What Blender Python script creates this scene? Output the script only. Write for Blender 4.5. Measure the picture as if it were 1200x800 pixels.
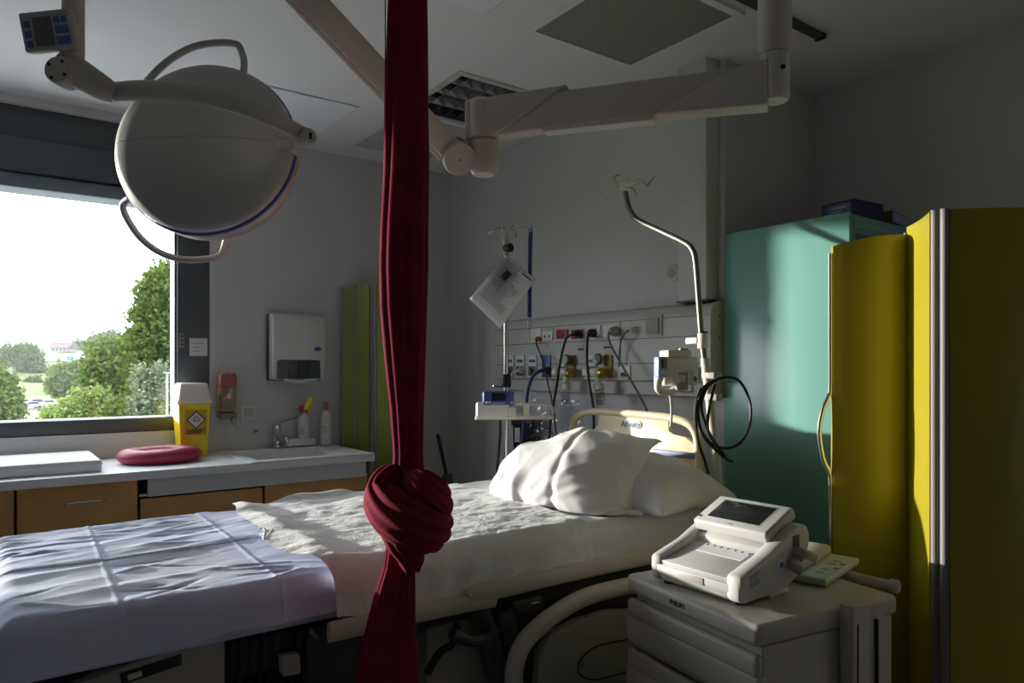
import bpy, bmesh, math, random
import numpy as np
from mathutils import Vector, Matrix, Euler

for o in list(bpy.data.objects): bpy.data.objects.remove(o)
SC = bpy.context.scene
COL = SC.collection
random.seed(7); RNG = np.random.default_rng(7)

# ------------------------------------------------------------------ camera, sky, sun, exposure
TH = math.radians(53.7); FPX = 837.0; CH = 1.34; HY = 433.0
cam_d = bpy.data.cameras.new('camera'); cam = bpy.data.objects.new('camera', cam_d); COL.objects.link(cam)
cam.location = (0, 0, CH); cam.rotation_euler = (math.pi/2, 0, TH)
cam_d.sensor_width = 36; cam_d.lens = FPX/1200*36; cam_d.shift_y = (HY-400)/1200
cam_d.clip_start = .05; cam_d.clip_end = 3000
SC.camera = cam
SC.view_settings.view_transform = 'Standard'; SC.view_settings.look = 'None'
SC.view_settings.gamma = 1; SC.view_settings.use_curve_mapping = False
SC.view_settings.exposure = 0.42
SKY_STRENGTH = 5.2; SUN_STRENGTH = 7.0; SUN_AZ = 33.5; SUN_EL = 5.95
w = bpy.data.worlds.new('hazy_evening_sky'); SC.world = w; w.use_nodes = True
nt = w.node_tree; bg = nt.nodes['Background']
bg.inputs['Color'].default_value = (.88, .94, 1, 1); bg.inputs['Strength'].default_value = SKY_STRENGTH
sun_d = bpy.data.lights.new('low_sun', 'SUN'); sun = bpy.data.objects.new('low_sun', sun_d); COL.objects.link(sun)
sun_d.energy = SUN_STRENGTH; sun_d.color = (1, .945, .86); sun_d.angle = math.radians(1.3)
sdir = Vector((math.cos(math.radians(SUN_AZ))*math.cos(math.radians(SUN_EL)), math.sin(math.radians(SUN_AZ))*math.cos(math.radians(SUN_EL)), -math.sin(math.radians(SUN_EL))))
sun.rotation_euler = sdir.to_track_quat('-Z', 'Y').to_euler(); sun.location = (-9, -3, 6)
# window portal: only guides the sampling of the sky through the window opening
pd = bpy.data.lights.new('window_portal', 'AREA'); po = bpy.data.objects.new('window_portal', pd); COL.objects.link(po)
pd.shape = 'RECTANGLE'; pd.cycles.is_portal = True
try:
    SC.cycles.use_denoising = True; SC.cycles.max_bounces = 12; SC.cycles.diffuse_bounces = 8; SC.cycles.transparent_max_bounces = 16
    SC.cycles.sample_clamp_indirect = 6.0
except Exception: pass

# ------------------------------------------------------------------ pixel helpers
FW = Vector((-math.sin(TH), math.cos(TH), 0)); RT = Vector((math.cos(TH), math.sin(TH), 0)); UP = Vector((0, 0, 1)); CP = Vector((0, 0, CH))
def ray(x, y): return FW + RT*((x-600)/FPX) + UP*((HY-y)/FPX)
def D(x, y, d): return CP + ray(x, y)*d
def oX(x, y, v): r = ray(x, y); return CP + r*(v/r.x)
def oY(x, y, v): r = ray(x, y); return CP + r*(v/r.y)
def oZ(x, y, v): r = ray(x, y); return CP + r*((v-CH)/r.z)

# ------------------------------------------------------------------ materials
def mat(name, col, rough=.6, metal=0., var=.06, vscale=6., bump=0., bscale=60., spec=.5, coat=0., sheen=0., trans=0., alpha=1.):
    m = bpy.data.materials.new(name); m.use_nodes = True; n = m.node_tree; L = n.links
    b = n.nodes['Principled BSDF']
    b.inputs['Roughness'].default_value = rough; b.inputs['Metallic'].default_value = metal
    b.inputs['Specular IOR Level'].default_value = spec
    if coat: b.inputs['Coat Weight'].default_value = coat; b.inputs['Coat Roughness'].default_value = .12
    if sheen: b.inputs['Sheen Weight'].default_value = sheen; b.inputs['Sheen Roughness'].default_value = .5
    if trans: b.inputs['Transmission Weight'].default_value = trans
    if alpha < 1: b.inputs['Alpha'].default_value = alpha
    tc = n.nodes.new('ShaderNodeTexCoord')
    nz = n.nodes.new('ShaderNodeTexNoise'); nz.inputs['Scale'].default_value = vscale; nz.inputs['Detail'].default_value = 4
    L.new(tc.outputs['Object'], nz.inputs['Vector'])
    rp = n.nodes.new('ShaderNodeValToRGB')
    rp.color_ramp.elements[0].position = .3; rp.color_ramp.elements[1].position = .7
    rp.color_ramp.elements[0].color = tuple(c*(1-var) for c in col)+(1,)
    rp.color_ramp.elements[1].color = tuple(min(1, c*(1+var)) for c in col)+(1,)
    L.new(nz.outputs['Fac'], rp.inputs['Fac']); L.new(rp.outputs['Color'], b.inputs['Base Color'])
    if bump:
        nb = n.nodes.new('ShaderNodeTexNoise'); nb.inputs['Scale'].default_value = bscale; nb.inputs['Detail'].default_value = 5
        L.new(tc.outputs['Object'], nb.inputs['Vector'])
        bp = n.nodes.new('ShaderNodeBump'); bp.inputs['Strength'].default_value = bump; bp.inputs['Distance'].default_value = .01
        L.new(nb.outputs['Fac'], bp.inputs['Height']); L.new(bp.outputs['Normal'], b.inputs['Normal'])
    return m
M = {}
M['wall'] = mat('painted_plaster', (.59, .58, .58), .85, bump=.08, bscale=120, var=.02, vscale=2)
M['ceil'] = mat('ceiling_paint', (.70, .69, .69), .9, bump=.05, bscale=150, var=.02, vscale=2)
M['panelceil'] = mat('ceiling_panel_paint', (.74, .74, .77), .8, var=.02)
M['greypanel'] = mat('grey_ceiling_panel', (.45, .45, .44), .8, var=.03)
M['wall2'] = mat('darkened_unseen_wall', (.30, .30, .32), .85, var=.03, vscale=2)  # for the unseen right and rear walls, darkened to cut bounced light
M['floor'] = mat('vinyl_floor', (.38, .38, .36), .4, var=.1, vscale=9)
M['frame'] = mat('anthracite_window_metal', (.085, .095, .105), .5, metal=.2, var=.06, vscale=3)
M['frame_lt'] = mat('blue_grey_shutter_slat', (.16, .19, .22), .5, var=.05)
M['bead'] = mat('bright_aluminium', (.13, .135, .14), .5, metal=.3)
M['worktop'] = mat('white_laminate', (.78, .78, .81), .4, var=.03, vscale=20)
M['apron'] = mat('pale_grey_panel', (.62, .62, .65), .5, var=.03)
M['orange'] = mat('beech_orange_laminate', (.60, .33, .10), .5, var=.1, vscale=7)
M['orange_edge'] = mat('beech_edge', (.25, .13, .04), .6)
M['black'] = mat('black_plastic', (.012, .012, .013), .45)
M['darkgrey'] = mat('dark_grey_plastic', (.06, .06, .062), .5)
M['rubber'] = mat('black_cable_rubber', (.01, .01, .011), .5)
M['chrome'] = mat('chrome', (.62, .61, .58), .22, metal=1., var=.02)
M['steel'] = mat('brushed_steel', (.22, .205, .175), .5, metal=1., var=.05)
M['cream'] = mat('cream_plastic', (.74, .70, .63), .42, var=.03)
M['beige'] = mat('beige_plastic', (.56, .51, .44), .5, var=.04)
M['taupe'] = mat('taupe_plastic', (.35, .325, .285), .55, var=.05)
M['white_pl'] = mat('white_plastic', (.66, .65, .63), .35, var=.02)
M['grey_pl'] = mat('light_grey_plastic', (.48, .47, .45), .45, var=.03)
M['cartgrey'] = mat('cart_grey_plastic', (.47, .43, .38), .5, var=.03, bump=.02, bscale=300)
M['monw'] = mat('monitor_white_plastic', (.54, .525, .50), .4, var=.02)
M['lampw'] = mat('lamp_white_enamel', (.52, .51, .50), .42, var=.02)
M['armw'] = mat('arm_cream_enamel', (.62, .56, .52), .45, var=.03)
M['armtrim'] = mat('arm_white_trim', (.75, .70, .66), .4, var=.02)
M['bluerim'] = mat('blue_rubber_rim', (.07, .09, .38), .5)
M['rosecover'] = mat('rose_tinted_cover', (.55, .45, .42), .3)
M['headb'] = mat('cream_yellow_headboard', (.74, .62, .40), .4, var=.03)
M['headp'] = mat('headboard_label_plate', (.84, .76, .56), .4)
M['bluepad'] = mat('blue_vinyl_pad', (.10, .14, .26), .5)
M['red'] = mat('burgundy_cotton', (.205, .015, .038), .9, var=.15, vscale=14, bump=.25, bscale=260, spec=.12)
M['lav'] = mat('lavender_cotton', (.57, .60, .80), .85, var=.03, bump=.12, bscale=320, sheen=.1)
M['white_c'] = mat('white_cotton', (.70, .69, .70), .85, var=.02, bump=.1, bscale=320, sheen=.1)
M['pad_c'] = mat('crinkled_white_pad', (.80, .79, .79), .85, var=.03, vscale=30, bump=.22, bscale=110, sheen=.1)
M['pillow'] = mat('white_pillowcase', (.72, .70, .70), .85, var=.02, bump=.1, bscale=300, sheen=.1)
M['gaiter'] = mat('black_gaiter', (.022, .022, .024), .7)
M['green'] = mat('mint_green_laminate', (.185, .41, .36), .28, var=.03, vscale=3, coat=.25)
M['nicheshade'] = mat('niche_shade_green', (.07, .17, .12), .5)
M['yellow'] = mat('mustard_yellow_panel', (.32, .265, .012), .42, var=.05, vscale=4, bump=.03, bscale=200)
M['lime'] = mat('lime_green_panel', (.25, .29, .05), .45, var=.05)
M['alu'] = mat('anodised_aluminium', (.28, .26, .25), .5, metal=.3)
M['post2'] = mat('matt_grey_post', (.20, .185, .18), .6, var=.03)
M['sharps'] = mat('yellow_plastic', (.85, .66, .01), .4, var=.03)
M['sharpslid'] = mat('white_lid_plastic', (.80, .76, .70), .45)
M['ring'] = mat('raspberry_vinyl', (.36, .022, .075), .45, var=.05)
M['mat_w'] = mat('white_vinyl', (.72, .72, .74), .5, var=.02)
M['pink'] = mat('pink_label', (.45, .12, .12), .6)
M['amber'] = mat('orange_plug', (.5, .14, .02), .5)
M['redsock'] = mat('red_socket', (.30, .018, .018), .45)
M['bluehose'] = mat('blue_hose', (.02, .045, .16), .5)
M['brownc'] = mat('brown_cable', (.10, .035, .02), .6)
M['greyc'] = mat('grey_cable', (.18, .17, .16), .6)
M['whitec'] = mat('white_cable', (.62, .61, .58), .6)
M['yellowp'] = mat('yellow_outlet', (.30, .21, .02), .5)
M['bluep'] = mat('blue_display_plastic', (.05, .085, .30), .4)
M['skyp'] = mat('light_blue_plastic', (.28, .36, .66), .4)
M['screen'] = mat('dark_screen', (.02, .022, .025), .12, var=.03)
M['paper'] = mat('white_paper', (.66, .66, .69), .8, var=.02)
M['ink'] = mat('dark_ink', (.05, .05, .06), .7)
M['inkgrey'] = mat('grey_ink', (.25, .25, .27), .7)
M['navy'] = mat('navy_cardboard', (.012, .022, .07), .6)
M['redcap'] = mat('red_cap', (.45, .02, .02), .45)
M['brass'] = mat('brass_fitting', (.45, .33, .08), .35, metal=.8)
M['trunk'] = mat('bark', (.10, .075, .05), .9, var=.3, vscale=3)
M['grass'] = mat('meadow_grass', (.105, .13, .045), .95, var=.35, vscale=.06)
M['field'] = mat('pale_stubble_field', (.34, .33, .26), .95, var=.08, vscale=.05)
M['bouncegrey'] = mat('pale_bounce_grey', (.55, .55, .56), .95, var=.1, vscale=2)
M['asphalt'] = mat('car_park_asphalt', (.10, .10, .115), .9, var=.1, vscale=.4)
M['carw'] = mat('white_car_paint', (.36, .37, .39), .3, coat=.3)
M['carg'] = mat('grey_car_paint', (.08, .09, .12), .3, coat=.3)
M['carglass'] = mat('car_window_glass', (.03, .035, .04), .1)
M['tyre'] = mat('tyre_rubber', (.02, .02, .02), .8)
M['roof'] = mat('mauve_roof_tiles', (.11, .065, .085), .8, var=.15, vscale=.6)
M['house'] = mat('cream_render', (.26, .24, .21), .8)
M['post'] = mat('pale_lamp_post', (.26, .28, .28), .5)
M['teal'] = mat('teal_sign', (.04, .20, .18), .5)

def clear_mat(name, tint, gl=.06, rough=.05, body=.0, bodycol=(.5, .5, .5)):
    m = bpy.data.materials.new(name); m.use_nodes = True; n = m.node_tree; n.nodes.clear(); L = n.links
    out = n.nodes.new('ShaderNodeOutputMaterial'); t = n.nodes.new('ShaderNodeBsdfTransparent'); g = n.nodes.new('ShaderNodeBsdfGlossy')
    t.inputs['Color'].default_value = tint+(1,); g.inputs['Roughness'].default_value = rough
    mx = n.nodes.new('ShaderNodeMixShader'); mx.inputs[0].default_value = gl
    L.new(t.outputs[0], mx.inputs[1]); L.new(g.outputs[0], mx.inputs[2]); last = mx
    if body:
        d = n.nodes.new('ShaderNodeBsdfDiffuse'); d.inputs['Color'].default_value = bodycol+(1,)
        m2 = n.nodes.new('ShaderNodeMixShader'); m2.inputs[0].default_value = body
        L.new(mx.outputs[0], m2.inputs[1]); L.new(d.outputs[0], m2.inputs[2]); last = m2
    L.new(last.outputs[0], out.inputs[0]); return m
M['glass'] = clear_mat('window_glass', (.97, .985, .98), .03, .0)
M['clear'] = clear_mat('clear_plastic', (.82, .83, .84), .10, .1, .10)
M['bag'] = clear_mat('clear_film', (.85, .86, .88), .12, .15, .08)
M['soap'] = clear_mat('amber_soap', (.8, .68, .5), .08, .1, .35, (.5, .42, .3))
M['smoke'] = clear_mat('smoked_plastic', (.12, .12, .13), .08, .12, .55, (.045, .045, .05))

def leaf_mat(name, c0, c1, tl=.35):
    m = bpy.data.materials.new(name); m.use_nodes = True; n = m.node_tree; n.nodes.clear(); L = n.links
    out = n.nodes.new('ShaderNodeOutputMaterial'); geo = n.nodes.new('ShaderNodeNewGeometry'); rp = n.nodes.new('ShaderNodeValToRGB')
    rp.color_ramp.elements[0].color = c0+(1,); rp.color_ramp.elements[1].color = c1+(1,)
    L.new(geo.outputs['Random Per Island'], rp.inputs[0])
    d = n.nodes.new('ShaderNodeBsdfDiffuse'); t = n.nodes.new('ShaderNodeBsdfTranslucent'); mx = n.nodes.new('ShaderNodeMixShader'); mx.inputs[0].default_value = tl
    L.new(rp.outputs[0], d.inputs[0]); L.new(rp.outputs[0], t.inputs[0]); L.new(d.outputs[0], mx.inputs[1]); L.new(t.outputs[0], mx.inputs[2]); L.new(mx.outputs[0], out.inputs[0])
    return m
def perf_mat():
    m = mat('perforated_metal', (.30, .29, .27), .5, metal=.2); n = m.node_tree; L = n.links; b = n.nodes['Principled BSDF']
    tc = n.nodes.new('ShaderNodeTexCoord'); sc = n.nodes.new('ShaderNodeVectorMath'); sc.operation = 'SCALE'; sc.inputs['Scale'].default_value = 85
    fr = n.nodes.new('ShaderNodeVectorMath'); fr.operation = 'FRACTION'; sb = n.nodes.new('ShaderNodeVectorMath'); sb.operation = 'SUBTRACT'; sb.inputs[1].default_value = (.5, .5, 0)
    mu = n.nodes.new('ShaderNodeVectorMath'); mu.operation = 'MULTIPLY'; mu.inputs[1].default_value = (1, 1, 0)
    ln = n.nodes.new('ShaderNodeVectorMath'); ln.operation = 'LENGTH'; lt = n.nodes.new('ShaderNodeMath'); lt.operation = 'LESS_THAN'; lt.inputs[1].default_value = .32
    mx = n.nodes.new('ShaderNodeMix'); mx.data_type = 'RGBA'; mx.inputs['A'].default_value = (.36, .34, .30, 1); mx.inputs['B'].default_value = (.05, .05, .045, 1)
    L.new(tc.outputs['Object'], sc.inputs[0]); L.new(sc.outputs[0], fr.inputs[0]); L.new(fr.outputs[0], sb.inputs[0]); L.new(sb.outputs[0], mu.inputs[0]); L.new(mu.outputs[0], ln.inputs[0])
    L.new(ln.outputs['Value'], lt.inputs[0]); L.new(lt.outputs[0], mx.inputs['Factor']); L.new(mx.outputs['Result'], b.inputs['Base Color'])
    return m
M['perf'] = perf_mat()

# ------------------------------------------------------------------ mesh helpers
WM = {}
def finish(me, mt, smooth=40):
    me.materials.append(M[mt] if isinstance(mt, str) else mt)
    if smooth:
        for p in me.polygons: p.use_smooth = True
        me.set_sharp_from_angle(angle=math.radians(smooth))
def obj(name, bm, mt, parent=None, smooth=40, local=False):
    bmesh.ops.recalc_face_normals(bm, faces=bm.faces)
    me = bpy.data.meshes.new(name)
    if parent is not None:
        m = WM[parent]
        if not local: bm.transform(m.inverted())
        bm.to_mesh(me); bm.free(); finish(me, mt, smooth)
        o = bpy.data.objects.new(name, me); COL.objects.link(o); o.parent = parent; WM[o] = m
        return o
    vs = [v.co for v in bm.verts]
    lo = [min(v[i] for v in vs) for i in range(3)]; hi = [max(v[i] for v in vs) for i in range(3)]
    c = Vector(((lo[0]+hi[0])/2, (lo[1]+hi[1])/2, lo[2]))
    bm.transform(Matrix.Translation(-c)); bm.to_mesh(me); bm.free(); finish(me, mt, smooth)
    o = bpy.data.objects.new(name, me); COL.objects.link(o); o.location = c; WM[o] = Matrix.Translation(c)
    return o
def tag(o, label, cat, group=None):
    o['label'] = label; o['category'] = cat
    if group: o['group'] = group
    return o
def struct(o, label=None):
    o['kind'] = 'structure'
    if label: o['label'] = label
    return o
def thing(name, label, cat, loc=(0, 0, 0), rz=0, group=None):
    o = bpy.data.objects.new(name, None); COL.objects.link(o); o.location = loc; o.rotation_euler = (0, 0, rz); o.empty_display_size = .1
    WM[o] = Matrix.Translation(Vector(loc)) @ Matrix.Rotation(rz, 4, 'Z')
    return tag(o, label, cat, group)
def B(): return bmesh.new()
def box(bm, x0, x1, y0, y1, z0, z1, bev=0, seg=2, mx=None):
    r = bmesh.ops.create_cube(bm, size=1); vs = r['verts']
    m = Matrix.Translation(((x0+x1)/2, (y0+y1)/2, (z0+z1)/2)) @ Matrix.Diagonal((abs(x1-x0), abs(y1-y0), abs(z1-z0), 1))
    bmesh.ops.transform(bm, matrix=m, verts=vs)
    if bev:
        es = list({e for v in vs for e in v.link_edges})
        r = bmesh.ops.bevel(bm, geom=es, offset=bev, segments=seg, affect='EDGES', profile=.5)
        vs = list({v for f in r['faces'] for v in f.verts} | {v for v in vs if v.is_valid})
        # all verts connected to the new piece
        seen = set(vs); st = list(vs)
        while st:
            v = st.pop()
            for e in v.link_edges:
                q = e.other_vert(v)
                if q not in seen: seen.add(q); st.append(q)
        vs = list(seen)
    if mx is not None: bmesh.ops.transform(bm, matrix=mx, verts=vs)
    return bm
def fr(o, xd, zd):
    """frame: origin, x direction, normal (z) direction"""
    x = Vector(xd).normalized(); z = Vector(zd); z = (z - x*z.dot(x)).normalized(); y = z.cross(x)
    m = Matrix((x, y, z)).transposed().to_4x4(); m.translation = Vector(o); return m
def smoothpath(pts, n=6):
    P = [Vector(p) for p in pts]
    if len(P) < 3: return P
    out = []
    for i in range(len(P)-1):
        p0 = P[max(0, i-1)]; p1 = P[i]; p2 = P[i+1]; p3 = P[min(len(P)-1, i+2)]
        for k in range(n):
            t = k/n
            out.append(.5*((2*p1)+(p2-p0)*t+(2*p0-5*p1+4*p2-p3)*t*t+(3*p1-p0-3*p2+p3)*t**3))
    out.append(P[-1]); return out
def tube(bm, pts, r, seg=10, sm=0, cap=True, flat=None, upv=None):
    """sweep a circle (or ellipse: flat=(rx, ry) factors about upv) along a path; r number or list"""
    P = smoothpath(pts, sm) if sm else [Vector(p) for p in pts]
    n = len(P)
    if hasattr(r, '__len__'): R = np.interp(np.linspace(0, len(r)-1, n), range(len(r)), r)
    else: R = [r]*n
    T = [(P[min(i+1, n-1)]-P[max(i-1, 0)]).normalized() for i in range(n)]
    a = Vector(upv) if upv is not None else (Vector((0, 0, 1)) if abs(T[0].z) < .9 else Vector((1, 0, 0)))
    N = (a - T[0]*a.dot(T[0])).normalized(); rings = []
    for i in range(n):
        if upv is not None: q = Vector(upv); N = (q - T[i]*q.dot(T[i])).normalized()
        else: N = (N - T[i]*N.dot(T[i])).normalized()
        Bv = T[i].cross(N); fx, fy = flat or (1, 1)
        rings.append([bm.verts.new(P[i]+N*(math.cos(2*math.pi*k/seg)*R[i]*fx)+Bv*(math.sin(2*math.pi*k/seg)*R[i]*fy)) for k in range(seg)])
    for i in range(n-1):
        for k in range(seg): bm.faces.new((rings[i][k], rings[i][(k+1) % seg], rings[i+1][(k+1) % seg], rings[i+1][k]))
    if cap: bm.faces.new(rings[0][::-1]); bm.faces.new(rings[-1])
    return bm
def lathe(bm, prof, seg=32, mx=None, capped=True):
    """profile of (radius, height) about z"""
    rings = []; new = []
    for r, h in prof:
        if r < 1e-6: v = bm.verts.new((0, 0, h)); rings.append([v]*seg); new.append(v)
        else:
            rg = [bm.verts.new((r*math.cos(2*math.pi*k/seg), r*math.sin(2*math.pi*k/seg), h)) for k in range(seg)]; rings.append(rg); new += rg
    for i in range(len(rings)-1):
        for k in range(seg):
            q = [rings[i][k], rings[i][(k+1) % seg], rings[i+1][(k+1) % seg], rings[i+1][k]]; u = []
            for v in q:
                if v not in u: u.append(v)
            if len(u) > 2: bm.faces.new(u)
    if capped:
        if prof[0][0] > 1e-6: bm.faces.new(rings[0][::-1])
        if prof[-1][0] > 1e-6: bm.faces.new(rings[-1])
    if mx is not None: bmesh.ops.transform(bm, matrix=mx, verts=new)
    return bm
def cyl(bm, a, b, r, seg=20, r2=None):
    a = Vector(a); b = Vector(b); d = b-a
    m = Matrix.Translation(a) @ d.to_track_quat('Z', 'Y').to_matrix().to_4x4()
    return lathe(bm, [(r, 0), (r if r2 is None else r2, d.length)], seg, m)
def prism(bm, pts, h, mx=None, bev=0):
    """2D outline in xy extruded along z by h"""
    vs = [bm.verts.new((p[0], p[1], 0)) for p in pts]; f = bm.faces.new(vs)
    r = bmesh.ops.extrude_face_region(bm, geom=[f]); nv = [e for e in r['geom'] if isinstance(e, bmesh.types.BMVert)]
    bmesh.ops.translate(bm, vec=(0, 0, h), verts=nv); av = vs+nv
    if bev:
        es = list({e for v in av for e in v.link_edges}); r = bmesh.ops.bevel(bm, geom=es, offset=bev, segments=2, affect='EDGES', profile=.5)
        av = list({v for f in r['faces'] for v in f.verts} | {v for v in av if v.is_valid})
    if mx is not None: bmesh.ops.transform(bm, matrix=mx, verts=av)
    return bm
def slab(bm, us, vs, holes, w0, w1, axes):
    """slab in (u, v) between w0 and w1 with rectangular holes; axes maps (u, v, w) -> xyz"""
    U = sorted(set(list(us)+[h[i] for h in holes for i in (0, 1)])); V = sorted(set(list(vs)+[h[i] for h in holes for i in (2, 3)]))
    solid = lambda i, j: 0 <= i < len(U)-1 and 0 <= j < len(V)-1 and not any(h[0] <= (U[i]+U[i+1])/2 <= h[1] and h[2] <= (V[j]+V[j+1])/2 <= h[3] for h in holes)
    cache = {}
    def vt(u, v, w_):
        k = (u, v, w_)
        if k not in cache: cache[k] = bm.verts.new(axes(u, v, w_))
        return cache[k]
    for i in range(len(U)-1):
        for j in range(len(V)-1):
            if not solid(i, j): continue
            a, b, c, d = U[i], U[i+1], V[j], V[j+1]
            for w_ in (w0, w1): bm.faces.new([vt(a, c, w_), vt(b, c, w_), vt(b, d, w_), vt(a, d, w_)])
            for (di, dj, p, q) in ((-1, 0, (a, c), (a, d)), (1, 0, (b, c), (b, d)), (0, -1, (a, c), (b, c)), (0, 1, (a, d), (b, d))):
                if not solid(i+di, j+dj): bm.faces.new([vt(*p, w0), vt(*q, w0), vt(*q, w1), vt(*p, w1)])
    return bm
def grid_bm(V, nu, nv):
    """V array (nu*nv, 3) -> bmesh sheet"""
    bm = B(); vs = [bm.verts.new(p) for p in V]
    for i in range(nu-1):
        for j in range(nv-1): bm.faces.new((vs[i*nv+j], vs[(i+1)*nv+j], vs[(i+1)*nv+j+1], vs[i*nv+j+1]))
    return bm
def text(name, body, size, mt, parent, mx, ext=.0006, align='CENTER'):
    c = bpy.data.curves.new(name, 'FONT'); c.body = body; c.size = size; c.extrude = ext; c.align_x = align; c.align_y = 'CENTER'; c.resolution_u = 3
    t = bpy.data.objects.new(name, c); COL.objects.link(t); dg = bpy.context.evaluated_depsgraph_get()
    me = bpy.data.meshes.new_from_object(t.evaluated_get(dg)); bpy.data.objects.remove(t); bpy.data.curves.remove(c)
    bm = B(); bm.from_mesh(me); bpy.data.meshes.remove(me); bm.transform(mx)
    return obj(name, bm, mt, parent, smooth=0)
_LAT = np.random.default_rng(3).random((64, 64, 64))
def vnoise(x, y, z=0.):
    x = np.asarray(x, float); y = np.asarray(y, float); z = np.zeros_like(x)+z
    xi = np.floor(x).astype(int); yi = np.floor(y).astype(int); zi = np.floor(z).astype(int)
    s = lambda t: t*t*t*(t*(6*t-15)+10)
    fx, fy, fz = s(x-xi), s(y-yi), s(z-zi); r = 0
    for a in (0, 1):
        for b in (0, 1):
            for c in (0, 1):
                r = r + _LAT[(xi+a) % 64, (yi+b) % 64, (zi+c) % 64]*(fx if a else 1-fx)*(fy if b else 1-fy)*(fz if c else 1-fz)
    return r*2-1
def fbm(x, y, z=0., o=4):
    return sum(vnoise(x*2**k, y*2**k, z+k*7.3)/2**k for k in range(o))
def ridge(x, y, z=0., o=3):
    return sum((1-np.abs(vnoise(x*2**k, y*2**k, z+k*5.1))*2)/2**k for k in range(o))
def normals(P, nu, nv):
    G = P.reshape(nu, nv, 3); du = np.gradient(G, axis=0); dv = np.gradient(G, axis=1); n = np.cross(du, dv); n /= np.linalg.norm(n, axis=2, keepdims=True)+1e-12
    return n.reshape(-1, 3)

# ================================================================== the setting
XW = -4.035; YH = 2.445; XR = -1.85; YR = 3.10; ZC = 2.62; X1 = 2.4; Y0 = -3.0
WY0, WY1, WZ0, WZ1 = -1.67, .961, 1.024, 2.582          # window opening
GY0, GY1, GZ0, GZ1 = -1.60, .784, 1.095, 2.194          # glass
po.location = (XW-.12, (GY0+GY1)/2, (GZ0+GZ1)/2); po.rotation_euler = (0, -math.pi/2, 0); pd.size = GZ1-GZ0; pd.size_y = GY1-GY0
struct(obj('floor', box(B(), XW-.3, X1+.2, Y0-.2, YR+.2, -.12, 0), 'floor', smooth=0))
LX0, LX1, LY0, LY1 = -3.13, -2.615, 1.648, 2.065          # recessed luminaire
struct(obj('ceiling', slab(B(), (XW-.3, X1+.2), (Y0-.2, YR+.2), [(LX0, LX1, LY0, LY1)], ZC, ZC+.16, lambda u, v, w_: (u, v, w_)), 'ceil', smooth=0))
struct(obj('wall_left', slab(B(), (Y0-.2, YR+.2), (0, ZC), [(WY0, WY1, WZ0, WZ1)], XW-.3, XW, lambda u, v, w_: (w_, u, v)), 'wall', smooth=0))
struct(obj('wall_head', box(B(), XW, XR, YH, YR+.2, 0, ZC), 'wall', smooth=0))
struct(obj('wall_recess', box(B(), XR, X1+.2, YR, YR+.2, 0, ZC), 'wall', smooth=0))
struct(obj('wall_right', box(B(), X1, X1+.2, Y0-.2, YR, 0, ZC), 'wall2', smooth=0))
struct(obj('wall_rear', box(B(), XW, X1, Y0-.2, Y0, 0, ZC), 'wall2', smooth=0))
struct(obj('baseboard_head', box(B(), XW+.01, XR, YH-.012, YH, 0, .1), 'apron', smooth=0))
# service duct on the head wall
ch = struct(obj('trim_1', box(B(), -2.03, -1.88, YH-.08, YH, 1.63, ZC, .004), 'wall'), 'white boxed service duct running up the head wall')
obj('bottom_plate', box(B(), -2.035, -1.875, YH-.085, YH, 1.622, 1.63), 'darkgrey', ch)

# ---- window
win = bpy.data.objects.new('window_1', None); COL.objects.link(win); win.location = (XW, (WY0+WY1)/2, WZ0); WM[win] = Matrix.Translation(win.location); win['kind'] = 'structure'
xf0, xf1 = XW-.20, XW-.015
obj('bottom_frame', box(B(), xf0, xf1, WY0, WY1, WZ0, GZ0, .004), 'frame', win)
rf = obj('side_frame', box(B(), xf0, xf1, GY1+.018, WY1, GZ0, WZ1, .004), 'frame', win)
obj('side_frame', box(B(), xf0, xf1, WY0, GY0, GZ0, WZ1, .004), 'frame', win)
obj('glazing_bead', box(B(), XW-.13, xf1-.02, GY1+.006, GY1+.018, GZ0, GZ1), 'bead', win)
obj('top_band', box(B(), xf0, xf1-.03, GY0, GY1+.018, 2.43, WZ1, .004), 'frame', win)
obj('shutter_box', box(B(), xf0, xf1, GY0, GY1+.018, 2.27, 2.426, .006), 'frame', win)
obj('shutter_slat', box(B(), xf0, xf1-.02, GY0, GY1+.018, GZ1, 2.264, .01), 'frame_lt', win)
obj('pane', box(B(), XW-.125, XW-.119, GY0, GY1+.006, GZ0, GZ1), 'glass', win, smooth=0)
p = oX(213, 397, xf1)
kp = obj('lock_plate', box(B(), xf1, xf1+.004, p.y-.012, p.y+.012, p.z-.045, p.z+.03, .002), 'alu', rf)
for dz in (-.03, -.008, .014): obj('slot', box(B(), xf1+.003, xf1+.006, p.y-.005, p.y+.005, p.z+dz-.005, p.z+dz+.005), 'black', rf)
a, b = oX(222, 396, xf1), oX(243, 417, xf1)
note = tag(obj('paper_note', box(B(), xf1, xf1+.002, a.y, b.y, b.z, a.z), 'paper', smooth=0), 'small pale paper note stuck on the dark window frame', 'paper note')
for k in range(3): obj('text_line', box(B(), xf1+.0015, xf1+.0025, a.y+.015, b.y-.02-.01*k, a.z-.03-.02*k, a.z-.026-.02*k), 'inkgrey', note, smooth=0)
obj('sill_trim', box(B(), XW-.31, XW-.20, WY0, WY1, WZ0-.02, WZ0+.02), 'frame', win)

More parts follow.
